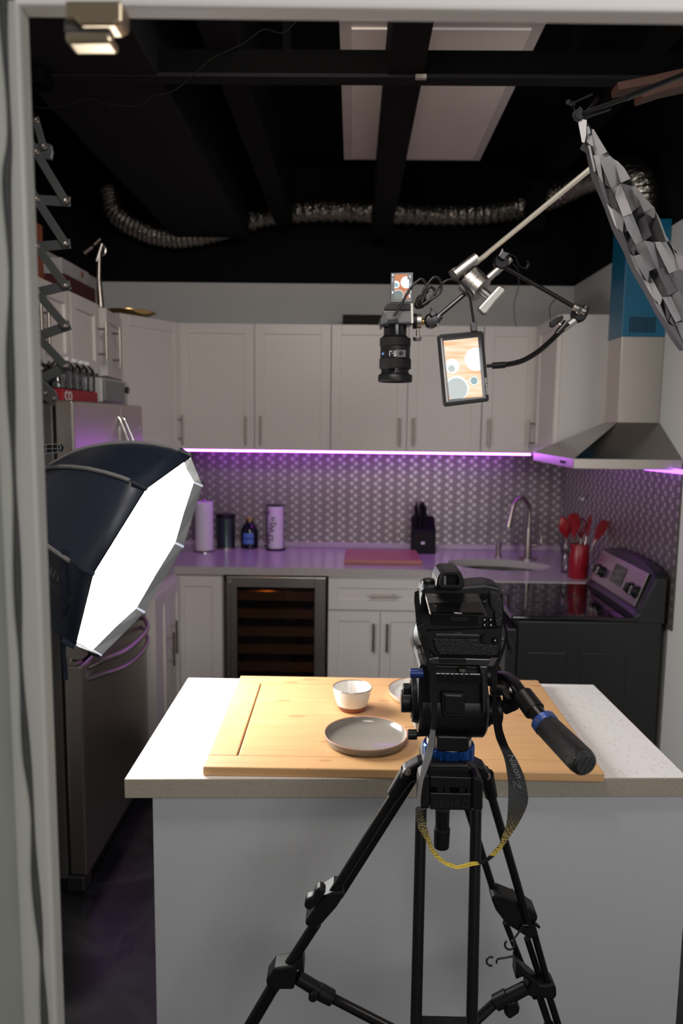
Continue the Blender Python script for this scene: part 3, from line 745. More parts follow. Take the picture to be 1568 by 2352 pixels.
# ================================================================== RANGE
RX0, RX1, RY0, RY1 = .625, 1.19, 2.765, 3.365
t = root('kitchen_range', (.9, 3.06, 0), 'black electric range with glass cooktop against the right wall', 'range')
m = MB(); m.box(RX0 + .02, RX1, RY0 + .005, RY1, .03, .892); m.build('body', 'stove', t, bevel=.006)
m = MB(); m.box(RX0 - .012, RX1 - .09, RY0 - .004, RY1 + .002, .893, .912); m.build('cooktop', 'cooktop', t, bevel=.007, bseg=3)
for (cx, cy, r) in ((.76, 2.90, .10), (.98, 2.92, .075), (.77, 3.2, .075), (.99, 3.2, .10)):
    m = MB(); pr = [(0, r), (.0004, r), (.0004, r - .004), (0, r - .004)]
    m.lathe((cx, cy, .9125), (0, 0, 1), pr, 40, cap=False); m.build('burner_ring', 'emboss', t)
for y0 in (RY0 + .0,):
    for (xa, xb) in ((.68, .83), (.89, 1.06)):
        m = MB(); m.box(xa, xb, RY0 + .0005, RY0 + .008, .15, .77); m.build('side_panel', 'stove', t, bevel=.012, bseg=3)
m = MB(); m.box(RX0 - .025, RX0 + .018, RY0 + .01, RY1 - .005, .22, .86); od = m.build('oven_door', 'stove', t, bevel=.008)
m = MB(); m.cyl((RX0 - .055, RY0 + .04, .80), (RX0 - .055, RY1 - .04, .80), .011); m.cyl((RX0 - .055, RY0 + .07, .80), (RX0 - .02, RY0 + .07, .80), .008); m.cyl((RX0 - .055, RY1 - .07, .80), (RX0 - .02, RY1 - .07, .80), .008)
m.build('handle', 'steel', od, smooth=True)
# back guard: a slanted console that rises from the rear of the cooktop
gx = 1.095
gu = [(gx, RY0 + .0, .935), (gx + .055, RY0 + .0, 1.085), (gx + .06, RY0, 1.10), (gx + .10, RY0, 1.10), (gx + .10, RY0, .89), (gx - .005, RY0, .89), (gx - .015, RY0, .92)]
m = MB()
def guard_ring(y, s): return [V((x, y, .89 + (z - .89) * s)) for x, _, z in gu]
m.rings([guard_ring(RY0 - .002, .82), guard_ring(RY0 + .03, .93), guard_ring(RY0 + .12, 1.0), guard_ring(3.06, 1.03), guard_ring(RY1 - .12, 1.0), guard_ring(RY1 - .03, .93), guard_ring(RY1, .82)])
bg = m.build('back_guard', 'stove', t, bevel=.004)
fn = V((-.15, 0, .055)).normalized(); up_ = V((.055, 0, .15)).normalized()
def gp(y, h, o=.002): return V((gx, y, .935)) + up_ * h + fn * o
def gquad(y0, y1, h0, h1, o, thick, name, mat, par, bev=.002):
    m = MB(); m.prism([gp(y0, h0, o), gp(y1, h0, o), gp(y1, h1, o), gp(y0, h1, o)], fn * thick); return m.build(name, mat, par, bevel=bev)
fp = gquad(RY0 + .04, RY1 - .04, .008, .148, .002, .006, 'fascia', 'steel', bg)
gquad(2.99, 3.12, .045, .125, .0085, .002, 'display', 'black_gloss', fp)
for y in (2.83, 2.895, 3.22, 3.28):
    m = MB(); c0 = gp(y, .062, .009); m.lathe(c0, fn, [(0, .026), (.006, .025), (.008, .020), (.022, .018), (.024, .010)], 20)
    kb = m.build('knob', 'black_plastic', bg, smooth=True)
    m = MB(); m.prism([c0 + fn * .0235 + up_ * -.016 + V((0, -.002, 0)), c0 + fn * .0235 + up_ * -.016 + V((0, .002, 0)), c0 + fn * .0235 + up_ * .016 + V((0, .002, 0)), c0 + fn * .0235 + up_ * .016 + V((0, -.002, 0))], fn * .006); m.build('pointer', 'chrome', kb)

# ================================================================== RANGE HOOD
HX0, HX1, HY0, HY1 = .818, 1.218, 2.755, 3.372
t = root('range_hood', (1.05, 3.06, 1.476), 'stainless chimney range hood with blue protective film on the right wall', 'range hood')
m = MB(); m.box(HX0, HX1, HY0, HY1, 1.476, 1.514); rim = m.build('rim', 'hood_steel', t, bevel=.002)
CX0, CY0, CY1 = 1.050, 2.985, 3.145
m = MB(); m.hexa([(HX0 + .004, HY0 + .004, 1.5145), (HX1, HY0 + .004, 1.5145), (HX1, HY1 - .004, 1.5145), (HX0 + .004, HY1 - .004, 1.5145),
                  (CX0, CY0, 1.648), (HX1, CY0, 1.648), (HX1, CY1, 1.648), (CX0, CY1, 1.648)]); m.build('canopy', 'canopy_steel', t)
m = MB(); m.box(CX0 + .003, HX1, CY0 + .003, CY1 - .003, 1.6485, 1.985); m.build('chimney', 'hood_steel', t, bevel=.001)
m = MB(); m.box(CX0, HX1, CY0, CY1, 1.9855, 2.43); ch = m.build('chimney_cover', 'blue_film', t, bevel=.001)
m = MB()
for i in range(11):
    x = 1.078 + i * .0095; m.box(x, x + .0045, CY0 - .0012, CY0 + .002, 2.00, 2.06)
m.build('vent_slots', 'black_matte', ch)
m = MB()
for i in range(4): m.cyl((HX0 - .0005, 2.87 + i * .016, 1.494), (HX0 - .004, 2.87 + i * .016, 1.494), .0052, seg=12)
m.build('buttons', 'black_plastic', rim)

# ================================================================== COUNTER ITEMS
p = V((-.815, 4.045, .915))
t = root('paper_towel_holder', p, 'white paper towel roll on a steel holder, leftmost on the counter', 'paper towels')
m = MB(); m.lathe(p, (0, 0, 1), [(0, .062), (.005, .062), (.007, .05)]); m.cyl(p + V((0, 0, .006)), p + V((0, 0, .285)), .005); m.lathe(p + V((0, 0, .285)), (0, 0, 1), [(0, .008), (.004, .010), (.009, .007)]); m.build('stand', 'chrome', t, smooth=True)
m = MB(); m.lathe(p + V((0, 0, .010)), (0, 0, 1), [(0, .048), (.002, .050), (.266, .050), (.268, .048), (.268, .020), (.262, .020)]); m.build('roll', 'paper', t, smooth=True)
p = V((-.715, 4.16, .915))
t = root('food_tin', p, 'dark green metal tin between the paper towel and the dark bottle', 'tin')
m = MB(); m.lathe(p, (0, 0, 1), [(0, .052), (.003, .054), (.006, .052)] + [(.012 + i * .012, .052 - (.0015 if i % 2 else 0)) for i in range(14)] + [(.178, .052), (.18, .054)]); m.build('can', 'tin_green', t, smooth=True)
m = MB(); m.lathe(p + V((0, 0, .1805)), (0, 0, 1), [(0, .055), (.018, .055), (.02, .05)]); m.build('lid', 'black_plastic', t, smooth=True)
m = MB(); m.lathe(p + V((0, 0, .0)), (0, 0, 1), [(.0, .0545), (.01, .0545)], cap=False); m.build('rim', 'nickel', t, smooth=True)
p = V((-.583, 4.185, .915))
t = root('dark_bottle', p, 'dark glass bottle with a blue label on the back counter', 'bottle')
m = MB(); m.lathe(p, (0, 0, 1), [(0, .044), (.004, .049), (.10, .049), (.125, .040), (.142, .024), (.155, .022)]); m.build('glass', 'bottle_dark', t, smooth=True)
m = MB(); m.lathe(p + V((0, 0, .1555)), (0, 0, 1), [(0, .024), (.016, .024), (.018, .02)]); m.build('cap', 'gold', t, smooth=True)
m = MB()
for z0, z1 in ((.03, .058), (.063, .092)):
    m.rings([[p + V((math.sin(a) * r, -math.cos(a) * r, z)) for z, r in ((z0, .0495), (z1, .0495), (z1, .0502), (z0, .0502))] for a in [R_(-38 + 9 * i) for i in range(9)]])
m.build('label', 'label_blue', t)
p = V((-.43, 4.15, .915))
t = root('patterned_roll', p, 'patterned towel roll with black script on a dark round stand', 'towel roll')
m = MB(); m.lathe(p, (0, 0, 1), [(0, .058), (.008, .058), (.010, .048)]); m.cyl(p + V((0, 0, .006)), p + V((0, 0, .262)), .004); m.build('stand', 'black_metal', t, smooth=True)
m = MB(); m.lathe(p + V((0, 0, .011)), (0, 0, 1), [(0, .046), (.236, .046), (.238, .044)]); rl = m.build('roll', 'paper', t, smooth=True)
for s, zz, xx in (('E', .205, -.030), ('n', .168, .0), ('2', .140, .006), ('W', .100, -.004), ('L', .080, -.034), ('D', .055, -.010), ('N', .018, -.030)):
    lettering(s, 'lettering', 'black_matte', rl, p + V((xx, -.0468, zz)), (.1, 0, 1), (-1, 0, .1), .046)
for xx in (-.0465, .0465):
    m = MB(); m.cyl(p + V((xx, -.006, .01)), p + V((xx, -.006, .255)), .0022, seg=8); m.build('wire', 'black_metal', t)
m = MB(); m.lathe(p + V((0, 0, .252)), (0, 0, 1), [(0, .048), (.003, .050), (.006, .047)]); m.build('top_ring', 'black_metal', t, smooth=True)
m = MB(); m.prism([(-.036, 3.73, .9156), (.365, 3.735, .9156), (.360, 4.06, .9156), (-.030, 4.06, .9156)], (0, 0, .024))
tag(m.build('cutting_board', 'rug_red', bevel=.005), 'reddish wooden cutting board lying on the back counter', 'cutting board')
p = V((.405, 4.12, .9156))
t = root('knife_block', p, 'black knife block beside the back counter cutting board', 'knife block')
m = MB(); m.hexa([p + V(q) for q in [(-.065, -.055, 0), (.065, -.055, 0), (.065, .09, 0), (-.065, .09, 0), (-.065, -.03, .13), (.065, -.03, .13), (.065, .075, .20), (-.065, .075, .20)]]); m.build('block', 'knife_block', t, bevel=.006)
m = MB(); m.box(p.x - .018, p.x + .002, p.y - .0555, p.y - .050, p.z + .055, p.z + .068); m.build('badge', 'white_ink', t)
for i, (dx, dy, hh) in enumerate([(-.045, 0, .12), (-.020, -.005, .13), (.008, -.008, .12), (-.038, .04, .105), (0, .04, .11), (-.012, .055, .1)]):
    q = p + V((dx, dy, .148 + max(0, dy) * .6))
    kt = root('kitchen_knife', q, 'black handled knife standing in the knife block', 'knife', 'knives in the knife block')
    m = MB(); m.tube([q, q + V((-.002, -.008, hh * .5)), q + V((-.006, -.020, hh))], lambda u: .0085 + .002 * math.sin(u * PI * 1.5), 8, 4); m.build('handle', 'black_plastic', kt, smooth=True)
    m = MB(); m.lathe(q + V((-.006, -.020, hh)), (-.2, -.6, 1), [(0, .0075), (.003, .006)], 8); m.build('rivet_cap', 'nickel', kt, smooth=True)
p = V((1.052, 3.60, .915))
t = root('glass_cruet', p, 'slim clear glass pump bottle left of the red utensil crock', 'bottle')
m = MB(); m.lathe(p, (0, 0, 1), [(0, .016), (.003, .018), (.10, .016), (.115, .008), (.12, .008)], 18); m.build('bottle', 'clear', t, smooth=True)
m = MB(); m.lathe(p + V((0, 0, .1205)), (0, 0, 1), [(0, .010), (.02, .009), (.024, .004), (.045, .003)], 14); m.build('pump', 'chrome', t, smooth=True)
p = V((1.082, 3.485, .9155))
t = root('utensil_crock', p, 'tall red utensil crock on the counter beside the range', 'utensil crock')
m = MB(); m.lathe(p, (0, 0, 1), [(0, .043), (.004, .046), (.16, .046), (.163, .044), (.160, .042), (.012, .041), (.010, .002)], 32); m.build('crock', 'red_sil', t, smooth=True)
gU = 'red silicone utensils in the crock'
def utensil(px, py, nm, label, blade):
    base = p + V((.012 * math.copysign(1, px - 1327), .01, .03))
    tip = at(px, py, 3.44 if px < 1327 else 3.50)
    ax = (tip - base).normalized()
    q = root(nm, base, label, nm.replace('_', ' '), gU)
    mid = base + ax * ((tip - base).length * .62)
    m = MB(); m.cyl(base, mid, .0055, seg=10); m.build('handle', 'nickel', q, smooth=True)
    m = MB(); blade(m, mid, tip, ax); m.build('head', 'red_sil', q, smooth=True)
def flat(w0, w1):
    def f(m, a_, b_, ax):
        s = ax.cross(V((0, 1, 0))).normalized(); f_ = s.cross(ax).normalized(); L_ = (b_ - a_).length
        m.rings([[a_ + ax * (L_ * u) + s * (x * w) + f_ * (y * .004) for x, y in ((-1, -1), (1, -1), (1, 1), (-1, 1))] for u, w in ((-.2, .006), (.05, w0 * .7), (.4, w1), (.8, w1), (1, w1 * .6))])
    return f
def spoonh(m, a_, b_, ax):
    s = ax.cross(V((0, 1, 0))).normalized(); f_ = s.cross(ax).normalized(); L_ = (b_ - a_).length; rs = []
    for i in range(9):
        u = i / 8; w = .028 * math.sin(PI * min(.98, max(.04, u))) ** .7
        rs.append([a_ + ax * (L_ * u) + s * (math.cos(k * PI / 4) * w) + f_ * (math.sin(k * PI / 4) * .008 - .010 * math.sin(PI * u)) for k in range(8)])
    m.rings(rs)
def whisk(m, a_, b_, ax):
    s = ax.cross(V((0, 1, 0))).normalized(); f_ = s.cross(ax).normalized(); L_ = (b_ - a_).length
    for k in range(6):
        an = k * PI / 6; d_ = s * math.cos(an) + f_ * math.sin(an)
        m.tube([a_, a_ + ax * L_ * .5 + d_ * .022, a_ + ax * L_ * .9 + d_ * .018, b_, a_ + ax * L_ * .9 - d_ * .018, a_ + ax * L_ * .5 - d_ * .022, a_], .002, 6, 4)
utensil(1290, 1186, 'cooking_spoon', 'red cooking spoon leaning left in the crock', spoonh)
utensil(1316, 1180, 'solid_spatula', 'broad red spatula upright in the crock', flat(.014, .028))
utensil(1335, 1190, 'whisk', 'red whisk in the middle of the crock', whisk)
utensil(1356, 1183, 'silicone_spatula', 'narrow red spatula leaning right in the crock', flat(.006, .009))
utensil(1390, 1195, 'turner', 'red turner leaning far right in the crock', flat(.012, .022))
w = atx(1343, 1140, 1.21)
t = root('wall_hook', w, 'small clear hook stuck on the right backsplash', 'hook')
m = MB(); m.box(1.204, 1.2115, w.y - .010, w.y + .010, w.z - .02, w.z + .02); m.build('plate', 'clear', t, bevel=.003)
m = MB(); m.tube([w + V((-.006, 0, -.01)), w + V((-.016, 0, -.022)), w + V((-.024, 0, -.014)), w + V((-.024, 0, -.004))], .003, 8, 4); m.build('hook', 'chrome', t, smooth=True)

# ================================================================== ISLAND
t = root('kitchen_island', (.12, 1.72, 0), 'grey painted kitchen island base in the foreground', 'island')
m = MB(); m.hexa([(-.402, 1.435, .001), (.72, 1.475, .001), (.665, 1.985, .001), (-.415, 1.985, .001), (-.402, 1.435, .8735), (.72, 1.475, .8735), (.665, 1.985, .8735), (-.415, 1.985, .8735)]); m.build('cabinet_box', 'island_paint', t, bevel=.002)
m = MB(); m.mi = 0
tp = [(-.452, 1.412), (.703, 1.463), (.684, 2.012), (-.455, 2.012)]
v0 = [V((x, y, .874)) for x, y in tp]; v1 = [V((x, y, .915)) for x, y in tp]
m.hexa(v0 + v1)
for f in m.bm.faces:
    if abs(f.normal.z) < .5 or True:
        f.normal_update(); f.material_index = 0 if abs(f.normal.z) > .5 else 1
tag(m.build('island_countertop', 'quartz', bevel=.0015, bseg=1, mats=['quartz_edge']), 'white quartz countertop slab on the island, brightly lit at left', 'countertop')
# bamboo board
bq = [V((-.2965, 1.432)), V((.521, 1.436)), V((.521, 1.985)), V((-.302, 1.980))]
def bl(u, v): return (bq[0] * (1 - u) + bq[1] * u) * (1 - v) + (bq[3] * (1 - u) + bq[2] * u) * v
t = root('bamboo_board', (.11, 1.70, .9155), 'large bamboo cutting board covering the island top', 'cutting board')
def bpart(name, quads, z0, z1, mat):
    m = MB()
    for u0, u1, v0_, v1_ in quads:
        q = [bl(u0, v0_), bl(u1, v0_), bl(u1, v1_), bl(u0, v1_)]
        m.hexa([V((p_.x, p_.y, z0)) for p_ in q] + [V((p_.x, p_.y, z1)) for p_ in q])
    return m.build(name, mat, t, bevel=.0025)
bpart('panel', [(.0785, .9215, .103, .897)], .9155, .9340, 'bamboo_x')
bpart('front_border', [(0, 1, 0, .10)], .9155, .9350, 'bamboo_x')
bpart('back_border', [(0, 1, .90, 1)], .9155, .9350, 'bamboo_x')
bpart('side_border', [(0, .075, .1005, .8995)], .9155, .9350, 'bamboo_y')
bpart('side_border', [(.925, 1, .1005, .8995)], .9155, .9350, 'bamboo_y')
BZ = .9345
# plate, bowls
c0 = (.038, 1.572, BZ)
t = root('grey_plate', c0, 'round grey stoneware plate with bare clay rim on the bamboo board', 'plate')
m = MB(); m.lathe(c0, (0, 0, 1), [(.004, .0001), (.0, .072), (0, .078), (.003, .086), (.016, .0925), (.0187, .0925)], 64, cap=False); 
m.build('underside', 'bowl_grey', t, smooth=True)
m = MB(); m.lathe(c0, (0, 0, 1), [(.0187, .0925), (.0200, .0915), (.0187, .0895)], 64, cap=False); m.build('rim', 'terracotta', t, smooth=True)
m = MB(); m.lathe(c0, (0, 0, 1), [(.0188, .0900), (.010, .0860), (.0058, .078), (.0052, .0001)], 64, cap=False); m.build('glazed_well', 'bowl_grey', t, smooth=True)
c0 = (.0075, 1.755, BZ)
t = root('white_bowl', c0, 'small white glazed bowl with a brown clay foot on the board', 'bowl')
m = MB(); m.lathe(c0, (0, 0, 1), [(0, .030), (.002, .032), (.0135, .0365)], 48); m.build('foot', 'terracotta_dark', t, smooth=True)
m = MB(); m.lathe(c0, (0, 0, 1), [(.0135, .0368), (.03, .0425), (.052, .0475), (.056, .048), (.0575, .0468), (.055, .0455), (.03, .038), (.014, .028), (.010, .002)], 48, cap=False); m.build('glazed_wall', 'white_glaze', t, smooth=True)
m = MB(); m.lathe(c0, (0, 0, 1), [(.0562, .0485), (.0580, .0470), (.0562, .0458)], 48, cap=False); m.build('rim', 'bowl_grey', t, smooth=True)
c0 = (.195, 1.845, BZ)
t = root('white_plate', c0, 'white plate with clay rim partly behind the tripod head', 'plate')
m = MB(); m.lathe(c0, (0, 0, 1), [(.004, .0001), (0, .07), (0, .075), (.003, .085), (.018, .095), (.0192, .095)], 56, cap=False); m.build('underside', 'white_glaze', t, smooth=True)
m = MB(); m.lathe(c0, (0, 0, 1), [(.0192, .095), (.0207, .094), (.0192, .092)], 56, cap=False); m.build('rim', 'terracotta', t, smooth=True)
m = MB(); m.lathe(c0, (0, 0, 1), [(.0193, .0925), (.009, .084), (.006, .07), (.0055, .0001)], 56, cap=False); m.build('glazed_well', 'white_glaze', t, smooth=True)
c0 = (.175, 1.645, BZ)
t = root('pale_blue_cup', c0, 'small pale blue glazed cup mostly hidden behind the tripod head', 'cup')
m = MB(); m.lathe(c0, (0, 0, 1), [(0, .022), (.002, .024), (.03, .031), (.034, .031), (.033, .029), (.008, .022), (.006, .002)], 40); m.build('cup', 'blue_glaze', t, smooth=True)
from mathutils.bvhtree import BVHTree
# ================================================================== SOFTBOX LIGHT
rd = ray(331, 1281); SD = 1.906
SCN = CAM + rd * SD
rn = rd.normalized()
e1 = (RGT - rn * RGT.dot(rn)).normalized(); e2 = rn.cross(e1)      # right, down as seen along the sight line
if e2.dot(-UPV) < 0: e2 = -e2
k_ = SD / FPX
Uv = (e1 * 97 + e2 * -229.5 + rn * -69.5) * k_
Vv = (e1 * 98 + e2 * -30.5 + rn * 237.5) * k_
Nv = Uv.cross(Vv).normalized()
if Nv.dot(rn) > 0: Nv = -Nv
RAD = Uv.length
def sb(t, rr, k, n=8): a = 2 * PI * k / n; return SCN - Nv * t + (Uv * math.cos(a) + Vv * math.sin(a)) * rr
t = root('studio_softbox_light', (SCN.x - .3, SCN.y, SCN.z - .3), 'glowing octagonal navy softbox light beside the left end of the island', 'studio light')
prof = [(-.0, 1.0), (.05, .985), (.10, .94), (.15, .875), (.20, .785), (.25, .67), (.29, .55), (.33, .36), (.35, .22)]
m = MB(); m.rings([[sb(tt, rr, k) for k in range(8)] for tt, rr in prof], cap=False)
SOFTBVH = BVHTree.FromBMesh(m.bm)
fab = m.build('softbox', 'softfab', t, smooth=True)
sd = fab.modifiers.new('thickness', 'SOLIDIFY'); sd.thickness = .0015
def rim_w(k): return .0
m = MB()
inner = []; out_ = []
for k in range(8):
    for q in (0, .5):
        kk = k + q; s = 1 - (.076 * q)          # straight sides between corners
        sag = .02 if q else 0
        base = (sb(0, 1, k) * (1 - q) + sb(0, 1, k + 1) * q)
        ctr = SCN
        d_ = (ctr - base)
        out_.append(base + Nv * .001 + d_ * .004); inner.append(base + d_ * (.015 + sag) - Nv * .026)
n = len(out_)
m.rings([out_, [p_ + (SCN - p_) * .006 + Nv * .001 for p_ in out_], inner], cap=False)
rim = m.build('silver_lip', 'silver_fab', fab)
sd = rim.modifiers.new('thickness', 'SOLIDIFY'); sd.thickness = .0012
m = MB(); m.face([p_ + Nv * .001 for p_ in inner]); df = m.build('diffuser', 'diffuser', fab)
for k, (ta, tb) in enumerate([(.0, .33), (.0, .33), (.0, .33), (.0, .33), (.0, .33), (.10, .33), (.06, .33), (.04, .33)]):
    P = []
    for i in range(14):
        tt = ta + (tb - ta) * i / 13
        for (t0, r0), (t1, r1) in zip(prof, prof[1:]):
            if t0 <= tt <= t1 + 1e-6: rr = r0 + (r1 - r0) * (tt - t0) / (t1 - t0)
        P.append(sb(tt, rr * 1.01, k))
    m = MB(); m.tube(P, .0052, 8); m.build('rib_piping', 'piping', fab, smooth=True)
for k in range(8):
    m = MB(); c = sb(-.004, 1.0, k); m.cyl(c - Nv * .035, c + Nv * .001, .0085, .006, seg=8); m.build('corner_pocket', 'softfab', fab)
m = MB(); m.lathe(SCN - Nv * .34, -Nv, [(0, .085), (.015, .085), (.02, .065), (.05, .062), (.055, .055), (.24, .055), (.245, .045)], 28); m.build('lamp_head', 'black_plastic', t, smooth=True)
m = MB(); m.cyl(SCN - Nv * .46 + V((0, 0, .05)), at(91, 935, 2.14) + V((-.0, 0, -.0)), .010); m.build('yoke', 'black_metal', t)
g0 = [(78, 1024), (128, 1020), (137, 1022), (140, 1030), (136, 1037), (128, 1040), (78, 1044)]
m = MB(); slab(m, g0, 1.72, .02); gr = m.build('vent_grille', 'black_matte', t, bevel=.002)
m = MB(); m.tube([at(x, y, 1.718) for x, y in g0], .0013, 6)
for x in (92, 106, 120, 132): m.cyl(at(x, 1022, 1.718), at(x, 1041, 1.718), .0009, seg=6)
m.cyl(at(80, 1033, 1.718), at(138, 1030, 1.718), .0009, seg=6)
m.build('wire_guard', 'vent_grey', gr)
m = MB()
sp2 = [(148, 1262), (146, 1330), (146, 1400), (148, 1460), (146, 1500), (150, 1530), (152, 1562)]
def sbhit(px, py):
    d_ = ray(px, py).normalized(); h = SOFTBVH.ray_cast(CAM, d_)
    return h[0] if h[0] is not None else None
R3 = []
for i, (x, y) in enumerate(sp2):
    Pm = None
    if y < 1445: Pm = sbhit(x, y)
    if Pm is None: Pm = at(x, y, 1.72)
    Pm = Pm - ray(x, y).normalized() * .014
    w = V((.0055, 0, 0)); th = V((0, .0012, 0))
    R3.append([Pm - w - th, Pm + w - th, Pm + w + th, Pm - w + th])
m.rings(R3); m.build('hanging_strap', 'softfab', t)
def soft_text(s, p0, p1, up, size, mat):
    a_, b_ = sbhit(*p0), sbhit(*p1); u_ = sbhit(p1[0], p1[1] - up) - b_
    o = lettering(s, 'lettering', mat, fab, b_, b_ - a_, u_, size, depth=.0001, align='RIGHT')
    off = WO[fab.name]
    for v in o.data.vertices:
        c = v.co + off; h = SOFTBVH.find_nearest(c)
        nn = h[1]; nn = nn if nn.dot(CAM - h[0]) > 0 else -nn
        v.co = h[0] + nn * .0025 - off
soft_text('amaran', (100, 1302), (134, 1337), 14, .046, 'grey_ink')
soft_text('dome mini SE', (100, 1330), (163, 1388), 9, .026, 'dim_ink')

# ================================================================== SCISSOR HANGER
PY_ = 2.16
t = root('scissor_hanger', at(100, 165, PY_), 'grey scissor arm light hanger dropping from the rail at left', 'scissor arm')
def flatbar(a_, b_, w, th, dy=0):
    a_, b_ = V(a_), V(b_); ax = (b_ - a_).normalized(); yv = V((0, 1, 0)); s = ax.cross(yv).normalized() * (w / 2)
    ae = a_ - ax * w * .45; be = b_ + ax * w * .45; o = yv * dy
    return [p_ + o for p_ in (ae - s, be - s, be + s, ae + s)], yv * th
cen = [(84, 350), (85, 458), (85, 566), (85, 671), (86, 772), (89, 873)]
rig = [(101, 338), (151, 462), (151, 560), (151, 656), (151, 749), (151, 841), (126, 915)]
def P2(q): return at(q[0], q[1], PY_)
def mirror(c, r): return (2 * c[0] - r[0], 2 * c[1] - r[1])
for i, c in enumerate(cen):
    # long bar: upper-left through the centre rivet to the next right-hand rivet
    r = rig[i + 1]
    m = MB(); q, v_ = flatbar(P2(mirror(c, r)), P2(r), .023, .004, -.006); m.prism(q, v_); m.build('scissor_bar', 'bow_grey', t, bevel=.001)
    if i:
        m = MB(); q, v_ = flatbar(P2(mirror(c, rig[i])), P2(rig[i]), .027, .004, .002); m.prism(q, v_); m.build('scissor_bar', 'bow_grey', t, bevel=.001)
m = MB(); q, v_ = flatbar(P2((84, 278)), P2((101, 338)), .020, .004, -.006); m.prism(q, v_); m.build('scissor_bar', 'bow_grey', t, bevel=.001)
m = MB(); slab(m, [(72, 330), (104, 326), (119, 332), (122, 350), (119, 367), (100, 364), (72, 356)], PY_, .012); m.build('guide_plate', 'bow_grey', t, bevel=.004)
m = MB(); slab(m, [(80, 884), (92, 868), (130, 900), (131, 922), (122, 935), (80, 905)], PY_ - .012, .005); m.build('end_plate', 'bow_grey', t, bevel=.003)
m = MB(); q, v_ = flatbar(P2((78, 905)), P2((92, 940)), .024, .004, -.004); m.prism(q, v_); m.build('scissor_bar', 'bow_grey', t, bevel=.001)
for (x, y) in cen + rig + [(84, 278), (107, 903), (91, 940)]:
    m = MB(); p_ = at(x, y, PY_ - .007); m.lathe(p_, (.25, -1, 0), [(0, .0075), (.004, .0072), (.006, .004), (.014, .0035)], 12); m.build('rivet', 'nickel', t, smooth=True)
m = MB(); m.cyl(at(84, 278, PY_), at(84, 278, PY_) + V((-.06, 0, .12)), .008); m.box(at(84, 170, PY_).x - .03, at(84, 170, PY_).x + .03, PY_ - .02, PY_ + .04, 2.55, 2.591)
m.cyl(at(84, 278, PY_) + V((-.06, 0, .12)), V((at(84, 170, PY_).x, PY_, 2.56)), .008); m.build('carriage', 'rail', t)

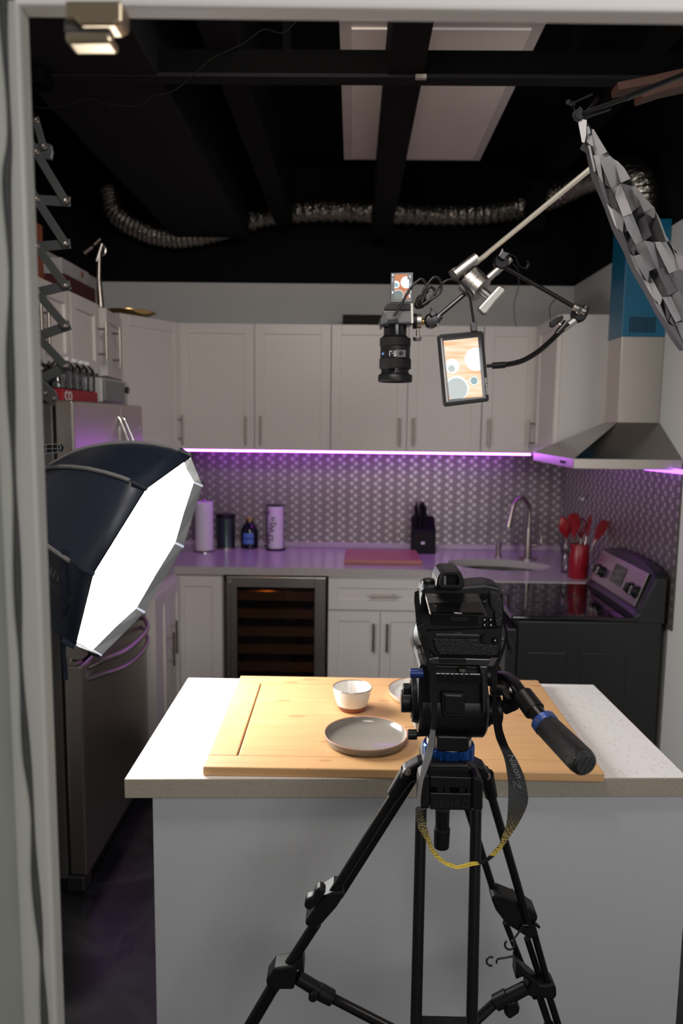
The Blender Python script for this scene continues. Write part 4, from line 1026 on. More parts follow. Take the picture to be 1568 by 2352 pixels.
# ================================================================== HANGING GRID AND SLATS
t = root('softbox_grid', at(1450, 560, 1.25), 'crumpled grey fabric softbox grid hanging at the upper right', 'softbox grid')
LP = [('M', (155, 210), (185, 175), (235, 190), (230, 330), (215, 400), (190, 400)), ('L', (240, 250), (255, 250), (272, 305), (243, 333)), ('M', (235, 390), (245, 335), (285, 335), (300, 440), (265, 420)),
      ('M', (285, 275), (300, 275), (430, 490), (385, 515), (360, 560), (320, 525), (300, 460)), ('D', (385, 512), (435, 490), (455, 526), (410, 512)), ('M', (360, 560), (375, 512), (410, 508), (450, 525), (370, 572)),
      ('L', (360, 568), (455, 525), (487, 556), (560, 780), (470, 837)), ('M', (485, 555), (530, 580), (590, 640), (650, 745), (560, 782)), ('D', (362, 568), (472, 835), (395, 795), (372, 690)),
      ('M', (298, 520), (350, 530), (362, 570), (392, 790), (345, 715)), ('L', (250, 430), (268, 430), (322, 670), (305, 680)), ('D', (558, 782), (650, 745), (692, 795), (670, 815), (610, 805)),
      ('M', (470, 838), (560, 792), (667, 1072), (580, 1105)), ('m', (568, 790), (675, 818), (712, 1018), (665, 1062)), ('L', (668, 820), (692, 812), (757, 1002), (710, 1022)), ('L', (688, 796), (770, 910), (878, 1020), (775, 1062), (750, 990)),
      ('D', (393, 792), (447, 780), (532, 1015), (475, 1032)), ('m', (340, 718), (397, 800), (447, 972), (425, 978), (380, 860)), ('M', (473, 1030), (532, 1015), (587, 1112), (577, 1257), (520, 1200), (490, 1120)),
      ('M', (423, 978), (477, 1035), (527, 1225), (500, 1180)), ('D', (577, 1112), (627, 1237), (577, 1257)), ('L', (580, 1110), (667, 1078), (772, 1332), (700, 1367), (623, 1235)), ('D', (663, 1078), (772, 1058), (852, 1282), (775, 1337)),
      ('D', (773, 1060), (875, 1120), (905, 1108), (987, 1342), (890, 1352), (850, 1280)), ('M', (786, 1065), (877, 1022), (887, 1060), (870, 1122)), ('L', (893, 1058), (930, 1130), (985, 1280), (1017, 1332), (985, 1342), (905, 1110)), ('D', (660, 1070), (752, 992), (778, 1062), (700, 1075)),
      ('D', (577, 1252), (637, 1235), (702, 1380), (685, 1477), (640, 1410)), ('m', (522, 1225), (582, 1260), (652, 1457), (600, 1370)), ('M', (686, 1400), (700, 1368), (792, 1328), (892, 1592), (825, 1622), (740, 1460)), ('D', (775, 1337), (850, 1280), (892, 1352), (800, 1330)),
      ('L', (788, 1333), (882, 1350), (987, 1567), (905, 1612)), ('L', (883, 1343), (985, 1338), (1132, 1602), (1015, 1642), (900, 1400)), ('D', (886, 1345), (890, 1285), (950, 1325)), ('D', (988, 1338), (1095, 1440), (1060, 1440)), ('M', (1018, 1328), (1100, 1440), (1160, 1500), (1160, 1630), (1110, 1602), (1060, 1430)),
      ('L', (683, 1475), (742, 1460), (827, 1632), (815, 1722), (760, 1640)), ('M', (646, 1462), (692, 1480), (767, 1692), (700, 1600)), ('D', (823, 1620), (897, 1588), (1012, 1852), (958, 1872), (880, 1720)), ('m', (903, 1610), (987, 1568), (1102, 1802), (1015, 1852)), ('D', (905, 1612), (985, 1565), (1012, 1640), (960, 1625)),
      ('M', (1008, 1640), (1122, 1603), (1160, 1612), (1160, 1900), (1100, 1802)), ('M', (812, 1722), (852, 1690), (952, 1872), (930, 1947), (880, 1880)), ('D', (820, 1632), (850, 1692), (812, 1722)), ('M', (762, 1690), (817, 1725), (892, 1917), (820, 1800)),
      ('L', (953, 1868), (1032, 1860), (1137, 2082), (1080, 2107)), ('M', (1028, 1862), (1102, 1805), (1160, 1895), (1160, 2125), (1130, 2072)), ('D', (938, 1942), (962, 1888), (1078, 2152), (1000, 2080)), ('L', (872, 1912), (937, 1945), (1003, 2112), (930, 2010)),
      ('M', (1078, 2112), (1160, 2100), (1160, 2310)), ('m', (998, 2118), (1072, 2150), (1160, 2330), (1160, 2370), (1080, 2250)), ('D', (215, 395), (240, 400), (250, 460), (222, 455))]
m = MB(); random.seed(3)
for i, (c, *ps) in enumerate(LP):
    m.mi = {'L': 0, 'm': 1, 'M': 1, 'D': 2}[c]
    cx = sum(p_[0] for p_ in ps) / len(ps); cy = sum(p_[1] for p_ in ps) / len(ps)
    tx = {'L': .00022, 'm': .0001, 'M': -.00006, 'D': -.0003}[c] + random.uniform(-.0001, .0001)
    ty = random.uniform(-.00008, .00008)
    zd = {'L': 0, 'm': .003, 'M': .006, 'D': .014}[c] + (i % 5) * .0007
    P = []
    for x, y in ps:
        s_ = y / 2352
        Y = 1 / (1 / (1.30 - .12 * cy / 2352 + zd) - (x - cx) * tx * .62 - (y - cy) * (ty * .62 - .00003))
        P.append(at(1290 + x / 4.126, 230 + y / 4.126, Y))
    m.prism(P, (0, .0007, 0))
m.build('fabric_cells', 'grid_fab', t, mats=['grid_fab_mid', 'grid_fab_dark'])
back = [(165, 215), (235, 200), (300, 300), (430, 500), (590, 650), (770, 915), (880, 1030), (985, 1290), (1090, 1450), (1165, 1500), (1165, 2365), (1075, 2240), (925, 1995), (700, 1590), (500, 1170), (380, 850), (262, 430), (200, 395)]
m = MB(); m.prism([at(1290 + x / 4.126, 230 + y / 4.126, 1.335 - .12 * y / 2352) for x, y in back], (0, .001, 0)); m.build('backing', 'grid_fab_dark', t)
m = MB()     # deeper fabric walls running back from the edge so the grid keeps its depth from the side
edge = [(190, 400), (250, 440), (300, 680), (380, 860), (430, 980), (500, 1180), (600, 1370), (700, 1600), (820, 1800), (930, 2010), (1080, 2250), (1160, 2360)]
rr_ = []
for x, y in edge:
    p_ = at(1290 + (x + 14) / 4.126, 230 + y / 4.126, 1.322 - .12 * y / 2352); rr_.append([p_, p_ + V((.003, .03, 0)), p_ + V((.004, .03, 0)), p_ + V((.001, 0, 0))])
m.rings(rr_); m.build('side_band', 'grid_fab_dark', t)
m = MB()
for a_, b_, r_ in [((1304, 234), (1316, 238), .004), ((1311, 240), (1330, 262), .002), ((1312, 238), (1360, 216), .0015), ((1336, 262), (1435, 226), .004), ((1345, 268), (1400, 250), .003), ((1322, 262), (1342, 268), .007)]:
    m.cyl(at(*a_, 1.30), at(*b_, 1.32), r_, seg=10)
slab(m, [(1322, 268), (1326, 250), (1332, 244), (1338, 250), (1336, 262), (1340, 270), (1332, 274)], 1.295, .014)
m.build('frame_joint', 'black_metal', t, smooth=True)
m = MB(); m.cyl(at(1435, 226, 1.32), at(1700, 120, 1.45), .005); m.cyl(at(1340, 268, 1.30), at(1372, 226, 1.9), .004); m.build('frame_rod', 'black_metal', t)
for nm, pp, lb in [('orange_slat', [(1419, 188), (1500, 172), (1640, 140), (1640, 156), (1500, 192), (1421, 206)], 'reddish wooden slat under the ceiling at the right, upper of two'),
                   ('orange_slat', [(1473, 207), (1530, 190), (1640, 164), (1640, 182), (1530, 206), (1476, 224)], 'reddish wooden slat under the ceiling at the right, lower of two')]:
    m = MB(); slab(m, pp, 1.9 if 'upper' in lb else 1.86, .05); o = m.build('wooden_slat', 'orange_wood', bevel=.001)
    tag(o, lb, 'wooden slat')

# ================================================================== OVERHEAD CAMERA RIG
OY = 1.85
def O(x, y, d_=0): return at(x, y, OY + d_)
PXM = (at(908, 800, OY) - at(907, 800, OY)).length
t = root('boom_pole', O(1080, 612), 'bright metal boom pole reaching down from the upper right', 'pole')
m = MB(); m.cyl(O(1078, 616), at(1384, 364, 1.62), .0058, seg=16); m.build('pole', 'polealu', t, smooth=True)
t = root('grip_head', O(1095, 650), 'cast aluminium grip head with T-handle clamping the boom pole', 'grip head')
def cy(a_, b_, ra, rb=None, mat='castalu', name='part', par=None, seg=20, sm=True):
    m = MB(); m.cyl(a_, b_, ra * PXM, (rb or ra) * PXM, seg=seg); return m.build(name, mat, par or t, smooth=sm, bevel=.0008)
cy(O(1044, 632, -.01), O(1096, 592, -.01), 13, name='sleeve')
cy(O(1040, 618, -.0), O(1052, 640, -.0), 12, name='sleeve_end')
cy(O(1066, 634, .0), O(1080, 644), 12, name='neck')
cy(O(1074, 640, .0), O(1090, 654, -.005), 32, name='disc')
cy(O(1091, 655, -.005), O(1106, 667, -.012), 31, 30, name='disc')
cy(O(1092, 650, -.036), O(1094, 651, -.030), 4, mat='black_matte', name='pin_hole')
cy(O(1104, 666, -.01), O(1126, 684, -.012), 9.5, name='spindle')
m = MB(); slab(m, [(1096, 710), (1100, 704), (1118, 684), (1144, 656), (1151, 654), (1161, 661), (1163, 668), (1138, 696), (1118, 722), (1110, 724)], OY - .03, .018); m.build('t_handle', 'castalu', t, bevel=.005, bseg=3)
cy(O(1118, 642), O(1146, 616), 8.5, name='stud')
t = root('rod_clamp', O(1158, 600), 'black and silver ratchet clamp above the grip head', 'clamp')
cy(O(1136, 628), O(1172, 594), 7.5, mat='castalu', name='barrel')
m = MB(); m.lathe(O(1152, 600, -.012), (0, 1, 0), [(0, 14 * PXM), (.004, 17 * PXM), (.022, 17 * PXM), (.026, 12 * PXM)], 24); m.build('body', 'black_plastic', t, smooth=True)
m = MB(); slab(m, [(1144, 588), (1150, 578), (1154, 568), (1158, 577), (1172, 581), (1162, 590), (1158, 598), (1150, 594)], OY - .022, .012); m.build('knob', 'grey_metal', t, bevel=.002)
m = MB(); m.tube([O(1168, 584), O(1182, 590), O(1192, 610), O(1205, 617), O(1213, 608), O(1210, 598)], .0028, 8, 5); m.build('hook_cable', 'black_metal', t, smooth=True)
m = MB(); m.tube([O(1178, 606, .0), O(1190, 622, .03), O(1190, 660, .05), O(1180, 700, .08), O(1184, 750, .1)], .0012, 6, 4)
tag(m.build('thin_cable', 'navy_cable', smooth=True), 'thin dark blue cable hanging behind the grip head', 'cable')
m = MB(); m.tube([O(1276, 681, .005), O(1272, 690, .03), O(1262, 705, .05), O(1264, 735, .06)], .0012, 6, 4)
tag(m.build('thin_cable', 'navy_cable', smooth=True), 'thin dark blue cable hanging right of the grip head, before the wall', 'cable')
# left rod + clamp + camera
t = root('support_rod', O(1040, 690), 'black support rod running from the grip head to the overhead camera', 'rod')
m = MB(); m.cyl(O(1002, 730), O(1076, 668), 5.2 * PXM, seg=14); m.build('rod', 'black_gloss', t, smooth=True)
m = MB(); m.cyl(O(996, 742), O(1010, 725), 10 * PXM, 9 * PXM); m.build('socket', 'grey_metal', t, smooth=True)
m = MB(); m.lathe(O(991, 736, -.012), (0, 1, 0), [(0, 13 * PXM), (.005, 17 * PXM), (.022, 17 * PXM), (.026, 12 * PXM)], 24); m.build('clamp', 'black_gloss', t, smooth=True)
m = MB(); slab(m, [(987, 722), (990, 703), (993, 712), (1000, 714), (1000, 724), (992, 728)], OY - .024, .012); m.build('knob', 'grey_metal', t, bevel=.002)
m = MB(); m.cyl(O(1004, 742, -.01), O(1006, 753, -.01), .002); m.cyl(O(974, 745, -.01), O(975, 753, -.01), .002); m.build('screw', 'nickel', t)
t = root('overhead_camera', O(907, 878), 'silver and black mirrorless camera hanging lens-down over the island', 'camera')
m = MB(); slab(m, [(880, 716), (884, 713), (947, 713), (949, 716), (949, 741), (944, 745), (882, 745), (874, 752), (871, 735)], OY - .03, .06); m.build('body', 'grey_metal', t, bevel=.003)
m = MB(); slab(m, [(886, 719), (945, 719), (945, 740), (886, 740)], OY - .032, .003); m.build('front_plate', 'camera_grey', t, bevel=.001)
m = MB(); slab(m, [(890, 733), (914, 733), (914, 743), (890, 743)], OY - .036, .004); m.build('port_cover', 'black_plastic', t, bevel=.001)
m = MB(); slab(m, [(884, 704), (890, 697), (942, 697), (947, 706), (948, 713), (882, 713)], OY - .028, .055); m.build('top_block', 'black_plastic', t, bevel=.002)
m = MB(); slab(m, [(943, 697), (948, 697), (949, 742), (944, 742)], OY - .034, .004); m.build('side_trim', 'castalu', t)
scq = [(896, 695), (897, 626), (949, 625), (946, 694)]
m = MB(); slab(m, scq, OY - .032, .007); scn = m.build('flip_screen', 's_black', t, bevel=.001)
def screen_img(par, q, Y, base, discs, extra=()):
    """lit picture: q = the picture's four corners (measured), discs in picture units, clipped to it"""
    A, B, C_, D_ = [V(at(x, y, Y)) for x, y in q]    # tl, tr, br, bl
    def pt(u, v, lift): return (A * (1 - u) + B * u) * (1 - v) + (D_ * (1 - u) + C_ * u) * v + V((0, -lift, 0))
    m = MB(); mats = [base]; m.prism([pt(0, 0, 0), pt(1, 0, 0), pt(1, 1, 0), pt(0, 1, 0)], (0, .0006, 0))
    asp = (D_ - A).length / (B - A).length
    for j, (cu, cv, r, mt) in enumerate(discs):
        pl = [(cu + r * math.cos(a), cv + r * math.sin(a) / asp) for a in [2 * PI * i / 48 for i in range(48)]]
        for ax_, lim, sg in ((0, 0, 1), (0, 1, -1), (1, 0, 1), (1, 1, -1)):
            o2 = []
            for i in range(len(pl)):
                p_, q_ = pl[i], pl[(i + 1) % len(pl)]
                pin, qin = (p_[ax_] - lim) * sg >= 0, (q_[ax_] - lim) * sg >= 0
                if pin: o2.append(p_)
                if pin != qin:
                    f = (lim - p_[ax_]) / (q_[ax_] - p_[ax_]); o2.append((p_[0] + (q_[0] - p_[0]) * f, p_[1] + (q_[1] - p_[1]) * f))
            pl = o2
            if not pl: break
        if len(pl) < 3: continue
        if mt not in mats: mats.append(mt)
        m.mi = mats.index(mt); m.prism([pt(u, v, .0003 * (j + 1)) for u, v in pl], (0, .0002, 0))
    for mt, u0, v0_, u1, v1_ in extra:
        if mt not in mats: mats.append(mt)
        m.mi = mats.index(mt); m.prism([pt(u0, v0_, .002), pt(u1, v0_, .002), pt(u1, v1_, .002), pt(u0, v1_, .002)], (0, .0002, 0))
    return m.build('picture', mats[0], par, mats=mats[1:])
screen_img(scn, [(906, 630), (939, 630), (939, 686), (905, 686)], OY - .0325, 's_orange',
           [(.82, .33, .40, 's_white'), (.10, .42, .25, 's_white'), (.12, .44, .15, 's_teal'), (.26, .86, .37, 's_white'), (.26, .865, .345, 's_grey'), (.80, .75, .11, 's_teal')],
           [('s_black', .88, .04, 1.0, .22), ('s_white', 1.03, .06, 1.10, .14), ('s_lgrey', 1.06, .36, 1.12, .52), ('s_lgrey', 1.06, .62, 1.12, .80), ('s_white', 1.0, .84, 1.08, .96), ('s_white', -.17, .0, -.08, .08), ('s_lgrey', -.15, .14, -.10, .34), ('s_white', -.16, .70, -.08, .80)])
cx = 907.5; top = O(cx, 748)
zc = lambda py: (top.z - O(cx, py).z)
def ring(name, mat, y0, y1, prof):
    m = MB(); m.lathe(O(cx, y0), (0, 0, -1), [((zc(y0 + (y1 - y0) * u) - zc(y0)), r * PXM) for u, r in prof], 40); return m.build(name, mat, lens if name != 'lens' else t, smooth=True)
lens = None
lens = ring('lens', 'black_gloss', 748, 878, [(0, 26), (.18, 26.5), (.22, 32), (.38, 32.5), (.58, 33), (.78, 31), (1, 31)])
ring('zoom_ring', 'black_matte', 777, 796, [(0, 34), (.06, 35.5), (.94, 35.5), (1, 34)])
ring('barrel_ring', 'black_plastic', 797, 823, [(0, 34.2), (1, 34.2)])
ring('focus_ring', 'black_matte', 824, 848, [(0, 35), (.05, 36.5), (.95, 36.5), (1, 35)])
ring('lens_hood', 'black_plastic', 849, 878, [(0, 31), (.3, 31), (.42, 38), (.5, 39.5), (.92, 39.5), (1, 37)])
fy = OY - 35.5 * PXM - .0005
m = MB(); slab(m, [(910, 804), (932, 804), (932, 821), (910, 821)], fy - .001, .004); pn = m.build('switch_panel', 'grey_metal', lens, bevel=.001)
m = MB(); m.lathe(at(921, 811, fy - .0011), (0, -1, 0), [(0, 5 * PXM), (.002, 4.6 * PXM)], 16); m.build('button', 'black_plastic', pn, smooth=True)
m = MB()
for q in ([(894, 806), (901, 806), (901, 807), (894, 807)], [(894, 807), (895, 807), (895, 818), (894, 818)], [(899, 811), (903, 811), (903, 812), (899, 812)], [(904, 806), (908, 806), (908, 807), (904, 807)], [(904, 809), (908, 809), (908, 810), (904, 810)], [(904, 812), (908, 812), (908, 814), (904, 814)], [(904, 816), (908, 816), (908, 818), (904, 818)], [(909.3, 804), (910, 804), (910, 818), (909.3, 818)]): slab(m, q, fy - .0012, .0006)
m.build('markings', 'white_ink', lens)
m = MB(); m.lathe(at(879.5, 812.5, OY - .028), (-.6, -1, 0), [(0, 2.8 * PXM), (.0012, 2.8 * PXM)], 14); m.build('badge', 'label_blue', lens)
cy(O(956, 738), O(967, 738), 16, 16, 'castalu', 'clamp_knob'); cy(O(967.5, 738), O(974, 738), 8, 7, 'gold', 'brass_screw')
cy(O(948, 738, .004), O(957, 738, .004), 17, 17, 'black_plastic', 'mount_plate')
cy(O(959, 757), O(959, 776), 4, 4, 'nickel', 'screw_stem'); cy(O(958, 775), O(958, 783), 11, 9, 'castalu', 'thumb_screw')
# right rod, elbow, gooseneck, monitor
t = root('monitor_arm', O(1330, 715), 'black rod and flexible gooseneck arm holding the monitor at right', 'monitor arm')
m = MB(); m.cyl(O(1160, 614), O(1320, 706), 5 * PXM, seg=14); m.build('rod', 'black_metal', t, smooth=True)
m = MB(); m.lathe(O(1332, 722, -.012), (0, 1, 0), [(0, 12 * PXM), (.005, 17 * PXM), (.022, 17 * PXM), (.026, 12 * PXM)], 24); m.build('joint', 'black_plastic', t, smooth=True)
cy(O(1316, 704, -.014), O(1344, 717, -.014), 9, 9, 'castalu', 'joint_barrel'); cy(O(1347, 704, -.014), O(1340, 722, -.014), 9, 9, 'black_metal', 'end_cap')
cy(O(1330, 714, -.036), O(1330, 714, -.028), 7, 7, 'chrome', 'screw')
m = MB(); slab(m, [(1263, 750), (1264, 738), (1276, 730), (1290, 724), (1296, 727), (1290, 738), (1280, 744), (1272, 752)], OY - .015, .014); m.build('lever', 'black_plastic', t, bevel=.003)
cy(O(1282, 742), O(1292, 752), 3.5, 3.5, 'chrome', 'lever_stem'); cy(O(1320, 736), O(1292, 756), 9, 8, 'castalu', 'ferrule'); cy(O(1302, 742), O(1278, 768), 10.5, 7, 'black_metal', 'collar')
gp_ = spline([O(1285, 762), O(1262, 785), O(1232, 810), O(1198, 829), O(1165, 837), O(1138, 840)], 16)
m = MB(); rs = []; n = len(gp_); e = None
for i, p_ in enumerate(gp_):
    tt = (gp_[min(i + 1, n - 1)] - gp_[max(i - 1, 0)]).normalized(); e = tt.orthogonal().normalized() if e is None else (e - tt * e.dot(tt)).normalized(); f = tt.cross(e)
    rr = (6.6 if i % 2 else 5.4) * PXM; rs.append([p_ + (e * math.cos(2 * PI * k / 14) + f * math.sin(2 * PI * k / 14)) * rr for k in range(14)])
m.rings(rs); m.build('gooseneck', 'black_metal', t, smooth=True)
cy(O(1160, 838), O(1130, 840), 7.5, 7.5, 'black_plastic', 'gooseneck_end'); cy(O(1130, 840), O(1117, 841), 4, 4, 'black_metal', 'stud')
t = root('field_monitor', O(1065, 930), 'small black field monitor showing the plates from above', 'monitor')
mq = [(1005, 772), (1010, 768), (1103, 760), (1110, 763), (1123, 918), (1120, 922), (1024, 934), (1019, 931)]
m = MB(); slab(m, mq, OY - .035, .022); bz = m.build('housing', 'black_plastic', t, bevel=.003, bseg=3)
m = MB(); slab(m, [(1014, 778), (1103, 769), (1115, 914), (1027, 924)], OY - .0362, .002); m.build('glass', 's_black', bz)
screen_img(bz, [(1018, 783), (1097, 775), (1108, 911), (1032, 917)], OY - .0375, 's_wood2',
           [(.90, .36, .335, 's_white'), (.905, .36, .32, 's_white'), (.17, .44, .21, 's_white'), (.15, .48, .10, 's_lgrey'), (.26, .82, .345, 's_white'), (.24, .835, .32, 's_lgrey'), (.78, .72, .125, 's_white'), (.78, .72, .105, 's_teal')])
m = MB(); slab(m, [(1012, 777), (1014, 777), (1028, 922), (1025, 924)], OY - .0375, .001); m.build('edge_highlight_strip', 'castalu', bz)
lettering('FEELWORLD', 'lettering', 'white_ink', bz, at(1112, 868, OY - .037), at(1117, 905, OY - .037) - at(1112, 868, OY - .037), at(1116, 868, OY - .037) - at(1112, 868, OY - .037), .0072)
t = root('video_cable', O(1030, 660), 'black video cable looping from the overhead camera to the monitor', 'cable')
m = MB(); slab(m, [(1080, 741), (1095, 739), (1097, 761), (1082, 762)], OY - .038, .014); m.build('plug', 'grey_metal', t, bevel=.002)
c1 = [(1088, 742), (1083, 710), (1078, 680), (1066, 658), (1050, 645), (1036, 642), (1022, 646), (1008, 658), (996, 676), (984, 694), (972, 702)]
c2 = [(904, 725), (912, 715), (925, 692), (942, 662), (958, 646), (968, 641), (976, 648), (978, 662), (974, 680), (968, 695), (972, 668), (984, 650), (996, 637), (1008, 640), (1013, 656), (1010, 672), (996, 684), (982, 692), (970, 700)]
c3 = [(970, 700), (976, 676), (986, 660), (996, 664), (998, 678), (988, 690), (970, 702), (962, 698), (966, 684), (984, 668)]
for c_, dd_ in ((c1, -.03), (c2, -.045), (c3, -.02)):
    m = MB(); m.tube([O(x, y, dd_) for x, y in c_], .0032, 10, 6); m.build('cable', 'black_metal', t, smooth=True)
m = MB(); slab(m, [(950, 700), (958, 680), (975, 670), (980, 690), (975, 705), (958, 709)], OY - .02, .02); m.build('cable_bundle', 'black_matte', t, bevel=.004)

# ================================================================== TRIPOD
TY = 1.10
def T(x, y, Y=TY): return at(x, y, Y)
k1 = (T(1030, 1600) - T(1029, 1600)).length      # metres per pixel at the tripod
t = root('camera_tripod', (T(1030, 1800).x, TY, 0), 'black video tripod with blue levelling ring standing before the island', 'tripod')
TRI = t
def tb(a_, b_, ra, rb=None, mat='black_metal', name='tube', par=None, seg=20, bevel=0, kk=None):
    kk = kk or k1; m = MB(); m.cyl(a_, b_, ra * kk, (ra if rb is None else rb) * kk, seg=seg); return m.build(name, mat, par or t, smooth=True, bevel=bevel)
def poly(px, Y, d_, mat, name, par=None, bevel=.0015, bs=2):
    m = MB(); slab(m, px, Y, d_); return m.build(name, mat, par or t, bevel=bevel, bseg=bs)
def to_floor(a_, b_, z=.03):
    d_ = b_ - a_; return a_ + d_ * ((z - a_.z) / d_.z)
# crown
m = MB(); m.lathe(T(1029, 1790), (0, 0, 1), [(-.01, .040), (.018, .044), (.022, .037), (.030, .036), (.034, .040)], 40); cr = m.build('crown', 'black_plastic', t, smooth=True)
poly([(975, 1768), (984, 1752), (1074, 1752), (1100, 1775), (1104, 1800), (972, 1800)], 1.055, .09, 'black_plastic', 'crown_block', cr, .006, 3)
for pp in ([(960, 1800), (963, 1786), (972, 1779), (986, 1779), (987, 1860), (960, 1859)], [(1084, 1784), (1097, 1784), (1106, 1790), (1110, 1800), (1109, 1863), (1084, 1862)]):
    poly(pp, 1.030, .034, 'black_plastic', 'leg_bracket', cr, .004, 3)
poly([(987, 1783), (1084, 1786), (1084, 1811), (987, 1809)], 1.036, .02, 'black_plastic', 'bracket_bar', cr)
lb_ = poly([(987, 1821), (1084, 1823), (1084, 1862), (987, 1860)], 1.036, .02, 'black_plastic', 'name_plate', cr)
for x in (1003, 1018, 1054, 1068): poly([(x, 1808), (x + (18 if x in (1003, 1054) else 14), 1808), (x + (18 if x in (1003, 1054) else 14), 1824), (x, 1824)], 1.038, .014, 'black_plastic', 'bracket_tooth', cr, 0)
lettering('BENRO', 'lettering', 'emboss', lb_, at(992, 1853, 1.0355), V((1, 0, 0)), V((0, 0, 1)), .0162, .0006, space=1.1)
# shoulders
tb(T(1000, 1762, 1.10), T(940, 1775, 1.10), 22, 21, 'black_plastic', 'shoulder', cr); tb(T(938, 1772, 1.10), T(903, 1826, 1.105), 20, 16, 'black_plastic', 'leg_sleeve')
poly([(985, 1745), (960, 1752), (925, 1772), (918, 1795), (935, 1800), (985, 1782)], 1.085, .03, 'black_plastic', 'shoulder_web', cr, .005)
poly([(1075, 1745), (1092, 1752), (1112, 1762), (1124, 1778), (1120, 1800), (1085, 1785)], 1.085, .03, 'black_plastic', 'shoulder_web', cr, .005)
tb(T(1062, 1762, 1.11), T(1112, 1778, 1.12), 22, 20, 'black_plastic', 'shoulder', cr); tb(T(1115, 1778, 1.12), T(1128, 1828, 1.13), 19, 15, 'black_plastic', 'leg_sleeve')
for (x, y, Y) in ((935, 1772, 1.083), (1118, 1782, 1.103)):
    m = MB(); m.lathe(T(x, y, Y), (0, -1, .15), [(0, 9 * k1), (.003, 8.6 * k1), (.0032, 4 * k1), (.001, 3.6 * k1)], 20); m.build('bolt', 'nickel', cr, smooth=True)
# levelling ring
m = MB(); rs = []
c = T(1029, 1741); NT = 96
for z, r in ((0, 57), (.002, 59.5), (.024, 59.5), (.026, 57)):
    rs.append([c + V((math.cos(2 * PI * i / NT) * (r - (2.0 if (i // 2) % 3 == 0 and r > 58 else 0)) * k1, math.sin(2 * PI * i / NT) * (r - (2.0 if (i // 2) % 3 == 0 and r > 58 else 0)) * k1, z)) for i in range(NT)])
m.rings(rs); m.build('levelling_ring', 'blue_anod', t)
m = MB(); m.lathe(c + V((0, 0, -.007)), (0, 0, 1), [(0, 56 * k1), (.0065, 58.5 * k1)], 48); m.build('ring_base', 'grey_metal', t, smooth=True)
# front leg: twin tubes leaning towards the doorway
for (a_, b_) in (((967, 1856), (955, 2352)), ((1093, 1858), (1083, 2352))):
    p0, p1 = at(*a_, 1.046), at(*b_, .965)
    m = MB(); m.cyl(p0, p1 + (p1 - p0) * .35, .0083, seg=20); m.build('leg_tube', 'black_metal', t, smooth=True)
    q0 = p1 + (p1 - p0) * .30; q1 = to_floor(p0, q0, .03)
    m = MB(); m.cyl(q0, q1, .0068, seg=16); m.build('leg', 'black_metal', t, smooth=True)
    m = MB(); m.lathe(q1 - V((0, 0, .029)), (0, 0, 1), [(0, .022), (.008, .022), (.028, .012)], 20); m.build('foot', 'black_matte', t, smooth=True)
# left leg
LL = lambda x, y: at(x, y, 1.105 + (y - 1780) * .00010)
m = MB(); m.cyl(LL(925, 1795), LL(729, 2108), 11.5 * k1, seg=20); m.build('leg_tube', 'black_metal', t, smooth=True)
m = MB(); m.cyl(at(955, 1780, 1.135), at(780, 2056, 1.16), 10 * k1, seg=20); m.build('leg_tube', 'black_metal', t, smooth=True)
poly([(790, 2048), (790, 2059), (773, 2085), (759, 2101), (736, 2127), (720, 2135), (701, 2127), (701, 2118), (716, 2095), (742, 2062), (765, 2048)], 1.122, .045, 'black_plastic', 'leg_collar', None, .004, 3)
poly([(736, 2038), (749, 2048), (734, 2076), (721, 2086), (710, 2094), (697, 2085), (703, 2066), (720, 2059), (725, 2044)], 1.115, .02, 'black_plastic', 'lock_knob', None, .004, 3)
m = MB(); m.cyl(LL(726, 2120), LL(630, 2268), 13.5 * k1, seg=20); m.build('leg_tube', 'black_metal', t, smooth=True)
lowL = LL(630, 2262), LL(577, 2352)
m = MB(); m.cyl(lowL[0], lowL[0] + (lowL[1] - lowL[0]) * 1.2, 16 * k1, seg=20); m.build('leg_tube', 'black_metal', t, smooth=True)
q1 = to_floor(*lowL); m = MB(); m.cyl(lowL[1], q1, .009, seg=16); m.build('leg', 'black_metal', t, smooth=True)
m = MB(); m.lathe(q1 - V((0, 0, .029)), (0, 0, 1), [(0, .022), (.008, .022), (.028, .012)], 20); m.build('foot', 'black_matte', t, smooth=True)
poly([(696, 2191), (698, 2240), (683, 2228), (675, 2274), (638, 2274), (613, 2269), (610, 2253), (630, 2225), (672, 2219)], 1.135, .035, 'black_plastic', 'spreader_bracket', None, .004)
HUB = at(1010, 2420, 1.09)
def spreader(b0, b1, c0, c1, g1, wings=()):
    tb(b0, b1, 17, 18, 'black_plastic', 'spreader_joint'); tb(c0, c1, 21, 20, 'black_plastic', 'spreader_collar', bevel=.001)
    m = MB(); m.cyl(c1, HUB if g1 is None else g1, .0082, seg=16); m.build('spreader_arm', 'black_metal', t, smooth=True)
spreader(LL(682, 2244), LL(738, 2278), LL(730, 2275), LL(762, 2292), at(900, 2363, 1.11))
m = MB(); m.cyl(at(900, 2363, 1.11), HUB, .0082, seg=16); m.build('spreader_arm', 'black_metal', t, smooth=True)
m = MB(); m.lathe(at(718, 2293, 1.13), (0, 1, 0), [(0, 11 * k1), (.012, 11 * k1)], 20); m.build('spreader_lug', 'black_plastic', t, smooth=True)
